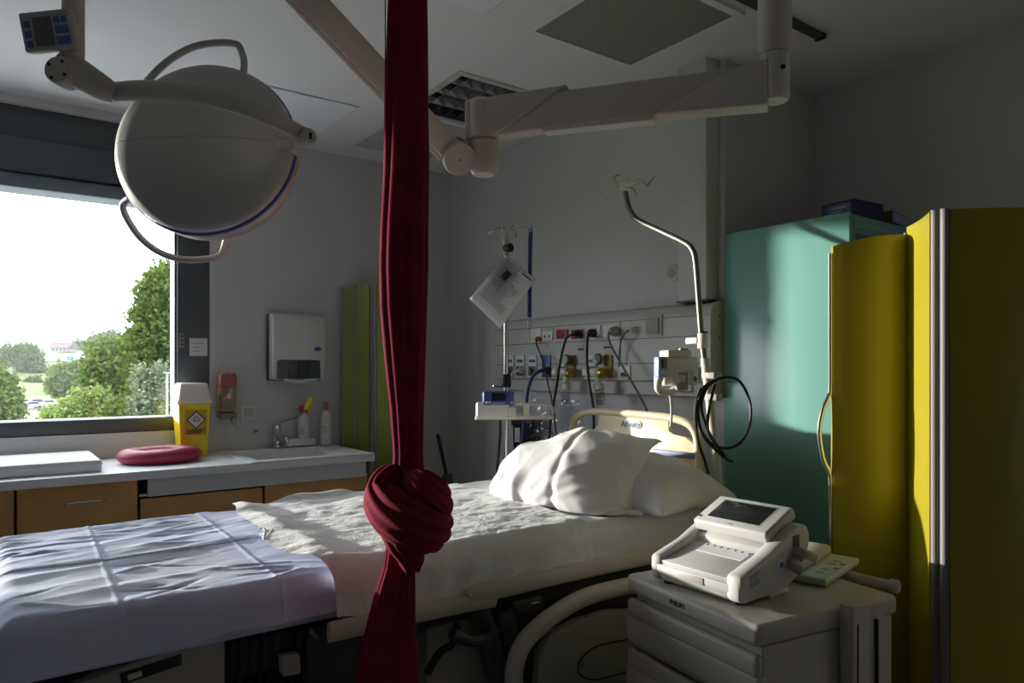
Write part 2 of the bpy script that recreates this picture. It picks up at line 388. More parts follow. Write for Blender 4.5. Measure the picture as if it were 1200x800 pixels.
# ---- ceiling fittings
lum = thing('ceiling_light', 'recessed ceiling light with silvery louvre grid, switched off', 'ceiling light', ((LX0+LX1)/2, (LY0+LY1)/2, ZC))
bm = B(); slab(bm, (LX0-.02, LX1+.02), (LY0-.02, LY1+.02), [(LX0+.012, LX1-.012, LY0+.012, LY1-.012)], ZC-.006, ZC-.0005, lambda u, v, w_: (u, v, w_)); obj('frame', bm, 'grey_pl', lum, smooth=0)
bm = B(); slab(bm, (LX0, LX1), (LY0, LY1), [(LX0+.008, LX1-.008, LY0+.008, LY1-.008)], ZC, ZC+.12, lambda u, v, w_: (u, v, w_)); box(bm, LX0, LX1, LY0, LY1, ZC+.115, ZC+.125); obj('housing', bm, 'darkgrey', lum, smooth=0)
M['louvre'] = mat('mirror_louvre', (.42, .43, .45), .22, metal=1.)
for k in range(1, 4):
    x = LX0+(LX1-LX0)*k/4; bm = B(); prism(bm, [(-.022, .05), (.022, .05), (.003, 0), (-.003, 0)], LY1-LY0-.02, fr((x, LY1-.01, ZC+.005), (1, 0, 0), (0, -1, 0))); obj('lengthwise_reflector', bm, 'louvre', lum, smooth=0)
for k in range(1, 6):
    y = LY0+(LY1-LY0)*k/6; bm = B(); prism(bm, [(-.012, .045), (.012, .045), (.002, 0), (-.002, 0)], LX1-LX0-.02, fr((LX0+.01, y, ZC+.004), (0, 1, 0), (1, 0, 0))); obj('cross_blade', bm, 'louvre', lum, smooth=0)
for k in range(3):
    x = LX0+(LX1-LX0)*(k+.5)/3; obj('lamp_tube', cyl(B(), (x, LY0+.03, ZC+.085), (x, LY1-.03, ZC+.085), .008), 'white_pl', lum)
vent = thing('ceiling_vent', 'square perforated air vent in the ceiling above the head wall', 'air vent', (-1.85, 1.9, ZC-.01))
bm = B(); slab(bm, (-2.135, -1.565), (1.622, 2.185), [(-2.105, -1.595, 1.652, 2.157)], ZC-.014, ZC-.0005, lambda u, v, w_: (u, v, w_)); obj('frame', bm, 'ceil', vent, smooth=0)
obj('perforated_plate', box(B(), -2.105, -1.595, 1.652, 2.157, ZC-.012, ZC-.001), 'perf', vent, smooth=0)
def trap(x0, x1, y0, y1, label, m_='panelceil'):
    t = thing('ceiling_panel', label, 'ceiling panel', ((x0+x1)/2, (y0+y1)/2, ZC-.006))
    obj('gap_trim', box(B(), x0, x1, y0, y1, ZC-.003, ZC-.0005), 'greypanel', t, smooth=0)
    obj('cover', box(B(), x0+.006, x1-.006, y0+.006, y1-.006, ZC-.006, ZC-.001, .001), m_, t, smooth=0)
trap(-3.84, -3.24, .86, 1.46, 'pale access panel in the ceiling behind the round lamp')
trap(-2.134, -1.54, .85, 1.445, 'access panel at the top edge, left of the perforated vent')
trap(-3.82, -3.2, 1.69, 2.15, 'darker grey ceiling panel half hidden behind the red cloth', 'greypanel')
sl = thing('curtain_track', 'short dark track fixed to the ceiling at upper right', 'curtain track', (-1.5, 2.3, ZC-.02))
obj('rail', box(B(), -1.52, -1.485, 1.75, 2.57, ZC-.016, ZC-.0005, .003), 'darkgrey', sl)
obj('end_stop', box(B(), -1.522, -1.483, 2.555, 2.575, ZC-.02, ZC-.0005, .002), 'black', sl)

# ================================================================== outside
GZ = -7.0
def terr(r): return float(np.interp(r, [0, 185, 215, 240, 300, 350, 500, 900], [GZ, GZ, GZ+.3, -3, 5.2, 9.3, 14, 16]))
bm = B(); rs = [0.5, 8, 60, 120, 170, 185, 200, 215, 228, 240, 260, 280, 300, 325, 350, 420, 500, 900]; na = 64; rings = []
for r in rs: rings.append([bm.verts.new((XW-.3+(-1 if r else 0)*0+r*math.cos(2*math.pi*k/na), r*math.sin(2*math.pi*k/na), terr(r)-.02)) for k in range(na)])
bm.faces.new(rings[0])
for i in range(len(rs)-1):
    for k in range(na): bm.faces.new((rings[i][k], rings[i][(k+1) % na], rings[i+1][(k+1) % na], rings[i+1][k]))
struct(obj('ground', bm, 'grass'), 'green meadow below the window')
struct(obj('bounce_slab', box(B(), -16, XW-.32, -9, 9, -4.0, -3.4), 'bouncegrey', smooth=0), 'unseen pale slab added below the window to bounce light')  # added out of view; its pale top throws neutral light up to the ceiling
def at(px, r):            # ground point seen in pixel column px at distance r from the camera
    q = FW + RT*((px-600)/FPX); q.z = 0; q.normalize(); return q*r
def gpt(px, r):
    q = at(px, r); rr = math.hypot(q.x-(XW-.3), q.y); return Vector((q.x, q.y, terr(rr)))
def ground_patch(name, label, cat, pxs, r0, r1, mt, lift=.06, n=10):
    bm = B(); g = [[bm.verts.new(gpt(px, r0+(r1-r0)*k/n)+Vector((0, 0, lift))) for k in range(n+1)] for px in np.linspace(*pxs, 12)]
    for i in range(11):
        for k in range(n): bm.faces.new((g[i][k], g[i+1][k], g[i+1][k+1], g[i][k+1]))
    o = obj(name, bm, mt, smooth=60); struct(o, label); return o
ground_patch('car_park', 'grey car park with white cars below the meadow', 'car park', (-160, 78), 180, 205, 'asphalt')
ground_patch('stubble_field', 'pale harvested field on the far slope', 'field', (-60, 190), 296, 322, 'field', .25)

def tree(name, label, spots, leafm, n=5000, ls=.28, trunk=None, group=None, seed=1, cat='tree', twigs=True):
    """spots: list of (centre, (rx, ry, rz)) blobs; trunk: (base, radius)"""
    g = np.random.default_rng(seed); base = trunk[0]
    t = thing(name, label, cat, tuple(base), 0, group)
    vol = np.array([s[1][0]*s[1][1]*s[1][2] for s in spots])**.7; vol /= vol.sum(); Vs = []
    for (c, rad), f in zip(spots, vol):
        k = int(n*f*1.5)
        d = g.normal(size=(k, 3)); d /= np.linalg.norm(d, axis=1, keepdims=True)
        rr = g.random(k)**.45*1.08; lump = 1+.36*vnoise(d[:, 0]*2.6+seed, d[:, 1]*2.6, d[:, 2]*2.6)+.28*vnoise(d[:, 0]*6+seed, d[:, 1]*6, d[:, 2]*6)
        p = np.array(c)+d*rr[:, None]*np.array(rad)*lump[:, None]
        nn = d*.6+g.normal(size=(k, 3))*.8; nn /= np.linalg.norm(nn, axis=1, keepdims=True)
        u = np.cross(nn, g.normal(size=(k, 3))); u /= np.linalg.norm(u, axis=1, keepdims=True); v = np.cross(nn, u)
        s = .72*ls*(.5+.9*g.random(k))[:, None]
        q = np.stack([p-u*s, p-v*s*.55, p+u*s, p+v*s*.55], 1); Vs.append(q.reshape(-1, 3))
    V = np.concatenate(Vs)-np.array(base); V[:, 2] = np.maximum(V[:, 2], .05); nf = len(V)//4
    me = bpy.data.meshes.new('foliage'); me.vertices.add(len(V)); me.vertices.foreach_set('co', V.ravel().astype(np.float32))
    me.loops.add(nf*4); me.loops.foreach_set('vertex_index', np.arange(nf*4, dtype=np.int32)); me.polygons.add(nf)
    me.polygons.foreach_set('loop_start', np.arange(0, nf*4, 4, dtype=np.int32)); me.polygons.foreach_set('loop_total', np.full(nf, 4, np.int32)); me.update()
    me.materials.append(leafm); fo = bpy.data.objects.new('foliage', me); COL.objects.link(fo); fo.parent = t; WM[fo] = WM[t]
    b0 = Vector(base); r0 = trunk[1]; bm = B(); top = Vector(spots[0][0])
    tube(bm, [b0-Vector((0, 0, .2)), b0.lerp(top, .35)+Vector((.1, .05, 0))*r0*3, b0.lerp(top, .7), top], [r0*1.3, r0, r0*.7, r0*.35], 8)
    if twigs:
        for (c, rad) in spots[1:]:
            s0 = b0.lerp(top, .45); tube(bm, [s0, s0.lerp(Vector(c), .5)+Vector((0, 0, -.1*rad[2])), Vector(c)], [r0*.6, r0*.4, r0*.15], 6)
    obj('trunk', bm, 'trunk', t)
    return t
def blob(px, py, d, rx, ry=None, rz=None):      # blob centre in pixels at depth d, radii in pixels
    s = d/FPX; ry = rx if ry is None else ry; return (tuple(D(px, py, d)), (rx*s, rx*s*.9, ry*s))
LM = {'deep': leaf_mat('deep_green_leaves', (0.038,0.064,0.017), (0.128,0.173,0.041)), 'mid': leaf_mat('mid_green_leaves', (0.060,0.105,0.030), (0.165,0.217,0.068)),
      'light': leaf_mat('fresh_green_leaves', (0.122,0.187,0.050), (0.259,0.317,0.108)), 'pale': leaf_mat('silvery_leaves', (0.105,0.130,0.081), (0.236,0.260,0.167)),
      'olive': leaf_mat('olive_leaves', (.050, .078, .020), (.150, .205, .062)), 'far': leaf_mat('far_leaves', (.050, .085, .032), (.145, .20, .075))}
def T(name, label, d, blobs, base_px, lm, n, ls, tr, seed, cat='tree', group='trees outside the window'):
    sp = [blob(px, py, d+dd, rx, ry) for (px, py, rx, ry, dd) in blobs]
    bp = D(base_px, 440, d); tree(name, label, sp, LM[lm], n, ls, (Vector((bp.x, bp.y, terr(math.hypot(bp.x-XW+.3, bp.y))-.03)), tr), group, seed, cat)
T('broadleaf_tree', 'tallest dense green tree, at the right of the window view', 42, [(196, 372, 42, 52, 0), (182, 340, 26, 26, -1), (212, 420, 40, 50, 1), (172, 395, 26, 34, -1), (165, 430, 24, 34, 0), (200, 320, 22, 16, 1), (155, 408, 16, 16, 0), (170, 366, 18, 20, -1), (180, 470, 40, 30, 3)], 196, 'deep', 15000, .2, .28, 1)
T('broadleaf_tree', 'rounded olive-green tree left of the tallest tree', 52, [(132, 440, 30, 36, 0), (120, 425, 24, 26, -1), (146, 415, 24, 22, 1), (118, 462, 24, 26, 0), (140, 470, 28, 26, 1), (104, 445, 12, 16, 0), (150, 445, 20, 40, 2)], 134, 'olive', 10000, .24, .25, 2)
T('leafy_shrub', 'bright fresh-green bush at the foot of the window view', 38, [(102, 480, 22, 18, 0), (82, 484, 18, 18, -1), (116, 468, 14, 14, 0), (62, 490, 16, 14, 0), (92, 468, 12, 12, 0)], 100, 'light', 6000, .14, .08, 3, 'bush', 'bushes outside the window')
T('silvery_tree', 'pale silvery-leaved tree beside the lamp post outside', 36, [(176, 468, 20, 30, 0), (166, 445, 14, 18, 0), (188, 446, 13, 20, 0), (196, 476, 16, 26, 1), (160, 478, 12, 16, 0)], 178, 'pale', 6000, .12, .1, 4)
T('broadleaf_tree', 'dark green tree at the left edge of the window view', 70, [(2, 464, 20, 26, 0), (-14, 452, 20, 26, 0), (10, 478, 17, 18, 0), (0, 444, 12, 12, 0)], 0, 'mid', 7000, .3, .25, 5)
T('broadleaf_tree', 'small round tree standing between parked cars and field', 150, [(72, 445, 16, 18, 0), (88, 440, 14, 16, 2), (66, 455, 10, 10, 0), (92, 452, 10, 12, 0)], 76, 'mid', 4500, .55, .3, 6)
T('broadleaf_tree', 'hazy tall tree on the skyline right of the far house', 260, [(118, 404, 18, 14, 0), (130, 399, 14, 12, 0), (108, 412, 10, 12, 0), (140, 408, 12, 14, 0)], 120, 'far', 4500, .9, .4, 7)
T('willow_tree', 'rounded grey-green tree left of the far house', 225, [(36, 424, 14, 18, 0), (30, 412, 12, 10, 0), (44, 436, 10, 14, 0), (26, 434, 10, 14, 0)], 36, 'far', 4500, .7, .35, 8)
T('slender_tree', 'thin open tree with bare trunk at far left of the view', 215, [(16, 416, 12, 12, 0), (8, 410, 8, 9, 0), (24, 408, 8, 8, 0), (2, 420, 9, 12, 0)], 17, 'far', 1300, .6, .4, 9)
T('skyline_tree', 'small hazy tree touching the far house on its right', 330, [(91, 406, 8, 8, 0), (84, 410, 5, 4, 0), (97, 411, 5, 5, 0)], 90, 'far', 1500, 1., .4, 10)
for k, (px, lb) in enumerate(((13, 'clipped dark hedge behind the parked cars, left piece'), (39, 'clipped dark hedge behind the parked cars, middle piece'), (65, 'clipped dark hedge behind the parked cars, right piece'))):
    T('hedge', lb, 208, [(px-4, 450, 7, 8, 0), (px+4, 449, 7, 8, 0)], px, 'deep', 2200, .5, .2, 20+k, 'hedge', 'hedges behind the car park')

# far house
hp = gpt(75, 345); hr = thing('country_house', 'low cream house with mauve roof on the far hill', 'house', tuple(hp), TH-.2)
hm = WM[hr] @ Matrix.Diagonal((.66, .66, .62, 1)); bm = B(); box(bm, -6.0, 6.0, -4, 4, 0, 2.6, mx=hm); obj('wall', bm, 'house', hr, smooth=0)
bm = B(); prism(bm, [(-5, 0), (5, 0), (0, 4.0)], 15, hm @ fr((-7.5, 0, 2.5), (0, 1, 0), (1, 0, 0))); obj('roof', bm, 'roof', hr, smooth=0)
for x in (-4, -1.4, 1.4, 4): obj('window', box(B(), x-.6, x+.6, -4.05, -3.9, .7, 2.1, mx=hm), 'carglass', hr, smooth=0)
# small teal sign in the field
sp_ = gpt(82, 290); sg = thing('field_sign', 'small teal sign board standing in front of the field', 'sign', tuple(sp_), TH)
obj('board', box(B(), -1.1, 1.1, -.06, .06, 1.2, 2.8, mx=WM[sg]), 'teal', sg, smooth=0)
for x in (-.8, .8): obj('leg', box(B(), x-.06, x+.06, -.05, .05, 0, 1.3, mx=WM[sg]), 'post', sg, smooth=0)
# lamp post close to the building
lp = gpt(196, 30); q = D(196, 437, 30); lpr = thing('lamp_post', 'pale lamp post with short head in front of the trees', 'lamp post', tuple(lp))
hd = q.z
obj('pole', cyl(B(), lp, (lp.x, lp.y, hd), .045, 12, .035), 'post', lpr)
obj('lamp_head', box(B(), -.14, .12, -.05, .05, 0, .05, .01, mx=Matrix.Translation((lp.x, lp.y, hd)) @ Matrix.Rotation(TH, 4, 'Z')), 'post', lpr)
obj('cross_bar', box(B(), -.12, .30, -.03, .03, 0, .04, .008, mx=Matrix.Translation((lp.x, lp.y, D(196, 483, 30).z)) @ Matrix.Rotation(TH, 4, 'Z')), 'post', lpr)
# cars
def car(px, r, rz, label, paint):
    p = gpt(px, r); c = thing('parked_car', label, 'car', (p.x, p.y, p.z+.07), TH+rz, 'parked cars'); m = WM[c]
    out = [(-2.1, .3), (-2.15, .75), (-2.0, .95), (-1.15, 1.02), (-.65, 1.5), (.85, 1.52), (1.6, 1.0), (2.05, .9), (2.12, .35)]
    bm = B(); prism(bm, out, 1.7, m @ fr((0, .85, 0), (1, 0, 0), (0, -1, 0)), .05); obj('body', bm, paint, c)
    for s in (-1, 1):
        bm = B(); prism(bm, [(-1.0, 1.05), (-.62, 1.42), (.8, 1.44), (1.35, 1.05)], .03, m @ fr((0, .84*s+.0+.03*(s > 0), 0), (1, 0, 0), (0, -1, 0))); obj('side_window', bm, 'carglass', c, smooth=0)
        for x in (-1.3, 1.35): obj('wheel', lathe(B(), [(.31, -.1), (.31, .1)], 16, m @ fr((x, .8*s, .31), (1, 0, 0), (0, 1, 0))), 'tyre', c)
    bm = B(); box(bm, -.02, .02, -.7, .7, -.26, .26, mx=m @ Matrix.Translation((-.93, 0, 1.27)) @ Matrix.Rotation(.8, 4, 'Y')); obj('windscreen', bm, 'carglass', c, smooth=0)
    bm = B(); box(bm, -.02, .02, -.7, .7, -.3, .3, mx=m @ Matrix.Translation((1.26, 0, 1.27)) @ Matrix.Rotation(-.95, 4, 'Y')); obj('rear_window', bm, 'carglass', c, smooth=0)
    for s in (-1, 1): obj('headlight', box(B(), -2.18, -2.05, s*.6-.2, s*.6+.2, .62, .78, .02, mx=m), 'chrome', c)
car(36, 183, 1.0, 'white car parked nearest, facing the hospital', 'carw')
car(41, 196, .9, 'grey car parked behind the nearest white car', 'carg')
car(58, 190, .35, 'white car at the right end of the parked row', 'carw')
car(24, 197, 1.2, 'pale car at the left end, partly behind the tree', 'carw')
car(80, 195, .6, 'white car half hidden behind the bright bush', 'carw')

# evening haze hanging over the meadow
hz_m = bpy.data.materials.new('evening_haze'); hz_m.use_nodes = True; n_ = hz_m.node_tree; n_.nodes.clear()
ho = n_.nodes.new('ShaderNodeOutputMaterial'); hv = n_.nodes.new('ShaderNodeVolumeScatter'); hv.inputs['Density'].default_value = .00026; hv.inputs['Anisotropy'].default_value = .2; hv.inputs['Color'].default_value = (.97, .98, 1, 1)
n_.links.new(hv.outputs[0], ho.inputs['Volume'])
haze = obj('meadow_haze', box(B(), -480, -22, -160, 460, -8.5, 30), hz_m, smooth=0); haze['kind'] = 'stuff'; haze['label'] = 'thin evening haze over the meadow outside'; haze['category'] = 'haze'

# ================================================================== counter along the window wall
CXF = -3.435; CZ = .90; CY1 = 1.632
SK = (-3.93, -3.53, 1.06, 1.50)      # basin opening x0 x1 y0 y1
wt = thing('worktop', 'long white worktop with sink under the window', 'worktop', ((XW+CXF)/2, .4, CZ-.04))
bm = slab(B(), (XW+.002, CXF), (-1.8, CY1), [SK], CZ-.036, CZ, lambda u, v, w_: (u, v, w_)); obj('board', bm, 'worktop', wt, smooth=0)
bm = B(); zb = CZ-.105; x0, x1, y0, y1 = SK; g = .05
A = [(x0, y0, CZ), (x1, y0, CZ), (x1, y1, CZ), (x0, y1, CZ)]; Bq = [(x0+g, y0+g, zb), (x1-g, y0+g, zb), (x1-g, y1-g, zb), (x0+g, y1-g, zb)]
va = [bm.verts.new(p) for p in A]; vb = [bm.verts.new(p) for p in Bq]
for k in range(4): bm.faces.new((va[k], va[(k+1) % 4], vb[(k+1) % 4], vb[k]))
bm.faces.new(vb); obj('basin', bm, 'worktop', wt, smooth=0)
bm = slab(B(), (XW+.004, CXF), (SK[2]-.06, CY1), [(SK[0]-.02, SK[1]+.02, SK[2]-.02, SK[3]+.02)], CZ-.002, CZ+.003, lambda u, v, w_: (u, v, w_)); obj('raised_rim', bm, 'worktop', wt, smooth=0)
obj('apron_panel', box(B(), CXF-.045, CXF-.02, .565, CY1-.04, CZ-.115, CZ-.036), 'apron', wt, smooth=0)
obj('plug_hole', cyl(B(), (-3.73, 1.28, zb+.001), (-3.73, 1.28, zb+.004), .025), 'chrome', wt)
def drawer_unit(y0, y1, ztop, label, rows, hy=None):
    t = thing('drawer_cabinet', label, 'cabinet', ((XW+CXF)/2, (y0+y1)/2, 0), 0, 'orange cabinets under the worktop')
    obj('carcass', box(B(), XW+.02, CXF-.055, y0+.002, y1-.002, .08, ztop-(.01 if ztop > .8 else .05)), 'orange_edge', t, smooth=0)
    obj('plinth', box(B(), XW+.05, CXF-.10, y0+.002, y1-.002, 0, .08), 'black', t, smooth=0)
    z = ztop
    for h in rows:
        d = obj('drawer_front', box(B(), CXF-.054, CXF-.036, y0+.004, y1-.004, z-h+.004, z, .002), 'orange', t)
        ym = (y0+y1)/2 if hy is None else hy
        tube(B_ := B(), [(CXF-.037, ym-.075, z-.075), (CXF-.016, ym-.06, z-.072), (CXF-.012, ym, z-.070), (CXF-.016, ym+.06, z-.072), (CXF-.037, ym+.075, z-.075)], .006, 8, 4); obj('handle', B_, 'chrome', d)
        z -= h
    return t
drawer_unit(-.45, .089, .86, 'orange-brown cabinet at the left picture edge', [.30, .25, .22])
drawer_unit(.092, .531, .86, 'orange-brown drawer cabinet below the burgundy cushion', [.30, .25, .22], hy=.33)
drawer_unit(.535, 1.068, .775, 'lower orange-brown drawer cabinet left of the sink', [.26, .22, .21], hy=.95)
drawer_unit(1.072, 1.61, .785, 'lower orange-brown drawer cabinet below the sink', [.26, .22, .21])
tag(obj('gap_board', box(B(), CXF-.05, CXF-.042, .535, 1.61, .785, .795), 'white_pl', smooth=0), 'thin white edging strip above the lower drawer cabinets', 'edging')
tag(obj('side_support', box(B(), XW+.02, CXF-.06, 1.612, 1.628, 0, CZ-.036), 'darkgrey', smooth=0), 'dark end panel holding the right end of the worktop', 'end panel')

# foam mat
fm = thing('changing_mat', 'flat white vinyl mat lying at the left end of the worktop', 'mat', (-3.75, -.1, CZ))
obj('pad', box(B(), -3.98, -3.53, -.55, .40, CZ, CZ+.052, .012, 3), 'mat_w', fm)
obj('piping', box(B(), -3.983, -3.527, -.553, .403, CZ+.034, CZ+.038, .001), 'apron', fm)
# burgundy ring cushion
bm = B(); seg = 64; rings = []
for i in range(seg):
    a = 2*math.pi*i/seg; row = []
    for k in range(14):
        b = 2*math.pi*k/14; rr = .118+.048*math.cos(b); row.append(bm.verts.new((-3.745+rr*math.cos(a)*.95, .665+rr*math.sin(a)*1.12, CZ+.034+.034*math.sin(b)*(1+.05*math.sin(3*a)))))
    rings.append(row)
for i in range(seg):
    for k in range(14): bm.faces.new((rings[i][k], rings[(i+1) % seg][k], rings[(i+1) % seg][(k+1) % 14], rings[i][(k+1) % 14]))
cu = thing('ring_cushion', 'burgundy red oval cushion lying on the worktop', 'cushion', (-3.745, .665, CZ)); obj('cover', bm, 'ring', cu, smooth=80)
bm = B(); lathe(bm, [(0, .012), (.085, .012), (.085, .05), (.06, .056), (0, .058)], 40, Matrix.Translation((-3.745, .665, CZ)) @ Matrix.Diagonal((.95, 1.12, 1, 1))); obj('inner_pad', bm, 'ring', cu)
# sharps container
sx, sy = -3.93, .845
sh = thing('sharps_container', 'yellow sharps container with white lid beside the window', 'sharps container', (sx, sy, CZ))
bm = B()
def taper(bm, x, y, z0, z1, a0, b0, a1, b1, bev=.008):
    r = bmesh.ops.create_cube(bm, size=1); vs = r['verts']
    for v in vs:
        t = v.co.z+.5; ax, by = (a0+(a1-a0)*t)/1, (b0+(b1-b0)*t)/1; v.co = Vector((x+v.co.x*2*ax, y+v.co.y*2*by, z0+(z1-z0)*t))
    es = list({e for v in vs for e in v.link_edges}); bmesh.ops.bevel(bm, geom=es, offset=bev, segments=3, affect='EDGES', profile=.5); return bm
obj('bin', taper(B(), sx, sy, CZ, CZ+.275, .062, .062, .077, .078), 'sharps', sh)
ld = obj('lid', taper(B(), sx, sy, CZ+.278, CZ+.372, .078, .079, .068, .066, .012), 'sharpslid', sh)
obj('lid_lip', taper(B(), sx, sy, CZ+.268, CZ+.284, .082, .083, .082, .083, .004), 'sharpslid', sh)
M['sharplabel'] = mat('ochre_label', (.55, .36, .015), .6)
lbm = fr((sx+.0735, sy+.005, CZ+.175), (-.02, 1, 0), (1, 0, -.05))
lb = obj('label', box(B(), -.052, .052, -.062, .062, 0, .003, mx=lbm), 'sharplabel', sh, smooth=0)
obj('diamond', box(B(), -.033, .033, -.033, .033, .002, .0045, mx=lbm @ Matrix.Translation((0, .012, 0)) @ Matrix.Rotation(math.pi/4, 4, 'Z')), 'black', lb, smooth=0)
obj('diamond_field', box(B(), -.028, .028, -.028, .028, .004, .0055, mx=lbm @ Matrix.Translation((0, .012, 0)) @ Matrix.Rotation(math.pi/4, 4, 'Z')), 'paper', lb, smooth=0)
for k in range(3):
    a = math.pi/2+k*2*math.pi/3; c0 = lbm @ Vector((.008*math.cos(a), .016+.008*math.sin(a), .0058))
    bm = B(); tube(bm, [lbm @ Vector((.008*math.cos(a)+.0075*math.cos(t), .016+.008*math.sin(a)+.0075*math.sin(t), .006)) for t in np.linspace(a-2.4, a+2.4, 14)], .0018, 5); obj('biohazard_mark', bm, 'black', lb)
for k in range(3): obj('text_line', box(B(), -.042, .042-.01*k, -.040-.008*k, -.036-.008*k, .003, .0042, mx=lbm), 'ink', lb, smooth=0)

# soap bottle on the wall, sockets
p = oX(266, 470, XW+.05); sb = thing('soap_dispenser', 'wall soap dispenser with pink label and metal lever', 'soap dispenser', (XW+.05, p.y, p.z-.12))
zt = oX(266, 436, XW+.05).z; zl = oX(266, 455, XW+.05).z; zbm = oX(266, 482, XW+.05).z
obj('bottle', box(B(), XW+.012, XW+.088, p.y-.042, p.y+.042, zbm, zt, .012), 'soap', sb)
obj('label', box(B(), XW+.011, XW+.090, p.y-.044, p.y+.044, zl, zt-.012, .012), 'pink', sb)
obj('bracket', box(B(), XW, XW+.08, p.y-.045, p.y+.045, zbm-.035, zbm-.005, .004), 'steel', sb)
obj('pump_nozzle', cyl(B(), (XW+.05, p.y+.02, zbm-.03), (XW+.085, p.y+.03, zbm-.055), .012), 'chrome', sb)
tube(bm := B(), [(XW+.05, p.y+.01, zbm-.03), (XW+.11, p.y+.015, zbm-.035), (XW+.125, p.y+.03, zbm-.075), (XW+.1, p.y+.045, zbm-.095), (XW+.06, p.y+.04, zbm-.06)], .004, 6, 5); obj('lever', bm, 'chrome', sb)
p = oX(291, 483, XW); so = thing('wall_socket', 'square white wall socket right of the soap dispenser', 'socket', (XW, p.y, p.z-.04))
obj('plate', box(B(), XW, XW+.01, p.y-.042, p.y+.042, p.z-.042, p.z+.042, .004), 'white_pl', so); obj('insert', box(B(), XW+.008, XW+.014, p.y-.024, p.y+.024, p.z-.024, p.z+.024, .004), 'grey_pl', so)
p = oX(300, 505, XW); so = thing('wall_switch', 'tiny grey switch plate low on the wall above the sink', 'switch', (XW, p.y, p.z-.02))
obj('plate', box(B(), XW, XW+.006, p.y-.016, p.y+.016, p.z-.017, p.z+.017, .002), 'beige', so); obj('rocker', box(B(), XW+.005, XW+.008, p.y-.010, p.y+.010, p.z-.004, p.z+.004), 'darkgrey', so)
# towel dispenser
y0, y1, z0, z1 = 1.262, 1.563, 1.285, 1.655
td = thing('towel_dispenser', 'white paper towel dispenser mounted on the wall over the sink', 'towel dispenser', (XW+.1, (y0+y1)/2, z0))
prof = [(0, z0+.0), (.072, z0), (.082, z0+.08), (.09, z0+.2), (.086, z0+.33), (.072, z1-.012), (.04, z1), (0, z1)]
bm = B(); prism(bm, [(q[0], q[1]) for q in prof], y1-y0, fr((XW+.02, y1, 0), (1, 0, 0), (0, -1, 0)), .012); obj('cover', bm, 'white_pl', td)
obj('back_plate', box(B(), XW, XW+.03, y0-.006, y1+.004, z0-.006, z1-.005, .008), 'darkgrey', td)
bm = B(); prism(bm, [(.028, z0+.125)] + [((y1-y0)/2+((y1-y0)/2-.028)*math.cos(t), z0+.1+.03*math.sin(t)) for t in np.linspace(math.pi, 0, 9)] + [(y1-y0-.028, z0+.005), (.028, z0+.005)], .01, fr((XW+.094, y0-.004, 0), (0, 1, 0), (1, 0, 0))); obj('dark_opening', bm, 'smoke', td)
obj('towel_roll', cyl(B(), (XW+.055, y0+.05, z0+.055), (XW+.055, y1-.05, z0+.055), .035), 'paper', td)
for k in range(3): obj('tooth', box(B(), XW+.106, XW+.110, y0+.09+k*.055, y0+.094+k*.055, z0+.012, z0+.06), 'darkgrey', td)
bm = B(); lathe(bm, [(0, 0), (1, 0), (1, .004), (0, .004)], 24, fr((XW+.110, y1-.05, z0+.172), (0, 1, 0), (1, 0, 0)) @ Matrix.Diagonal((.02, .012, 1, 1))); bd = obj('badge', bm, 'bluep', td)
bm = B(); tube(bm, [(XW+.10, y0+.06, z0-.002), (XW+.12, (y0+y1)/2, z0-.012), (XW+.10, y1-.06, z0-.002)], .01, 8, 5, flat=(1, 2)); obj('paper_edge', bm, 'paper', td)
# tap, bottles, tray
tx, ty = -3.985, 1.30
tp = thing('tap', 'chrome mixer tap with long lever at the sink', 'tap', (tx, ty, CZ+.01))
obj('body', lathe(B(), [(.026, 0), (.026, .012), (.02, .018), (.02, .085), (.023, .09), (.023, .12), (.012, .128)], 20, Matrix.Translation((tx, ty, CZ+.01))), 'chrome', tp)
tube(bm := B(), [(tx+.01, ty, CZ+.055), (tx+.09, ty, CZ+.075), (tx+.16, ty, CZ+.07), (tx+.165, ty, CZ+.05)], [.013, .012, .011, .012], 12, 5); obj('spout', bm, 'chrome', tp)
tube(bm := B(), [(tx, ty, CZ+.13), (tx+.03, ty+.03, CZ+.155), (tx+.07, ty+.09, CZ+.175), (tx+.085, ty+.13, CZ+.21), (tx+.09, ty+.15, CZ+.25)], [.01, .009, .008, .008, .007], 10, 5, flat=(.6, 1.3)); lv = obj('lever', bm, 'chrome', tp)
tube(bm := B(), [(tx+.086, ty+.135, CZ+.215), (tx+.092, ty+.155, CZ+.26), (tx+.088, ty+.165, CZ+.285)], [.012, .014, .01], 10, 4, flat=(.7, 1.2)); obj('yellow_grip', bm, 'sharps', lv)
def bottle(x, y, r, h, label, cap, name='spray_bottle', capr=.5, caph=.05, bodym='white_pl', group=None):
    t = thing(name, label, 'bottle', (x, y, CZ+.01), 0, group)
    obj('body', lathe(B(), [(r*.9, 0), (r, .008), (r, h*.72), (r*.9, h*.82), (r*.5, h*.93), (r*.42, h)], 24, Matrix.Translation((x, y, CZ+.01))), bodym, t)
    obj('cap', lathe(B(), [(r*capr*1.05, h-.01), (r*capr*1.05, h+caph*.8), (r*capr*.8, h+caph)], 20, Matrix.Translation((x, y, CZ+.01))), cap, t)
    for k in range(3): obj('text_line', box(B(), -.5*r, .5*r, -.002, .002, r*.98, r*1.01, mx=fr((x, y, CZ+.01+h*(.5-.07*k)), (.62, .78, 0), (.78, -.62, 0))), 'inkgrey', t, smooth=0)
    return t
bottle(-3.985, 1.452, .03, .195, 'white bottle with red cap behind the tap', 'redcap', 'detergent_bottle', .75, .03)
bottle(-3.95, 1.572, .031, .205, 'slim white spray bottle at the right end of the sink', 'pink', 'spray_bottle', .45, .04)
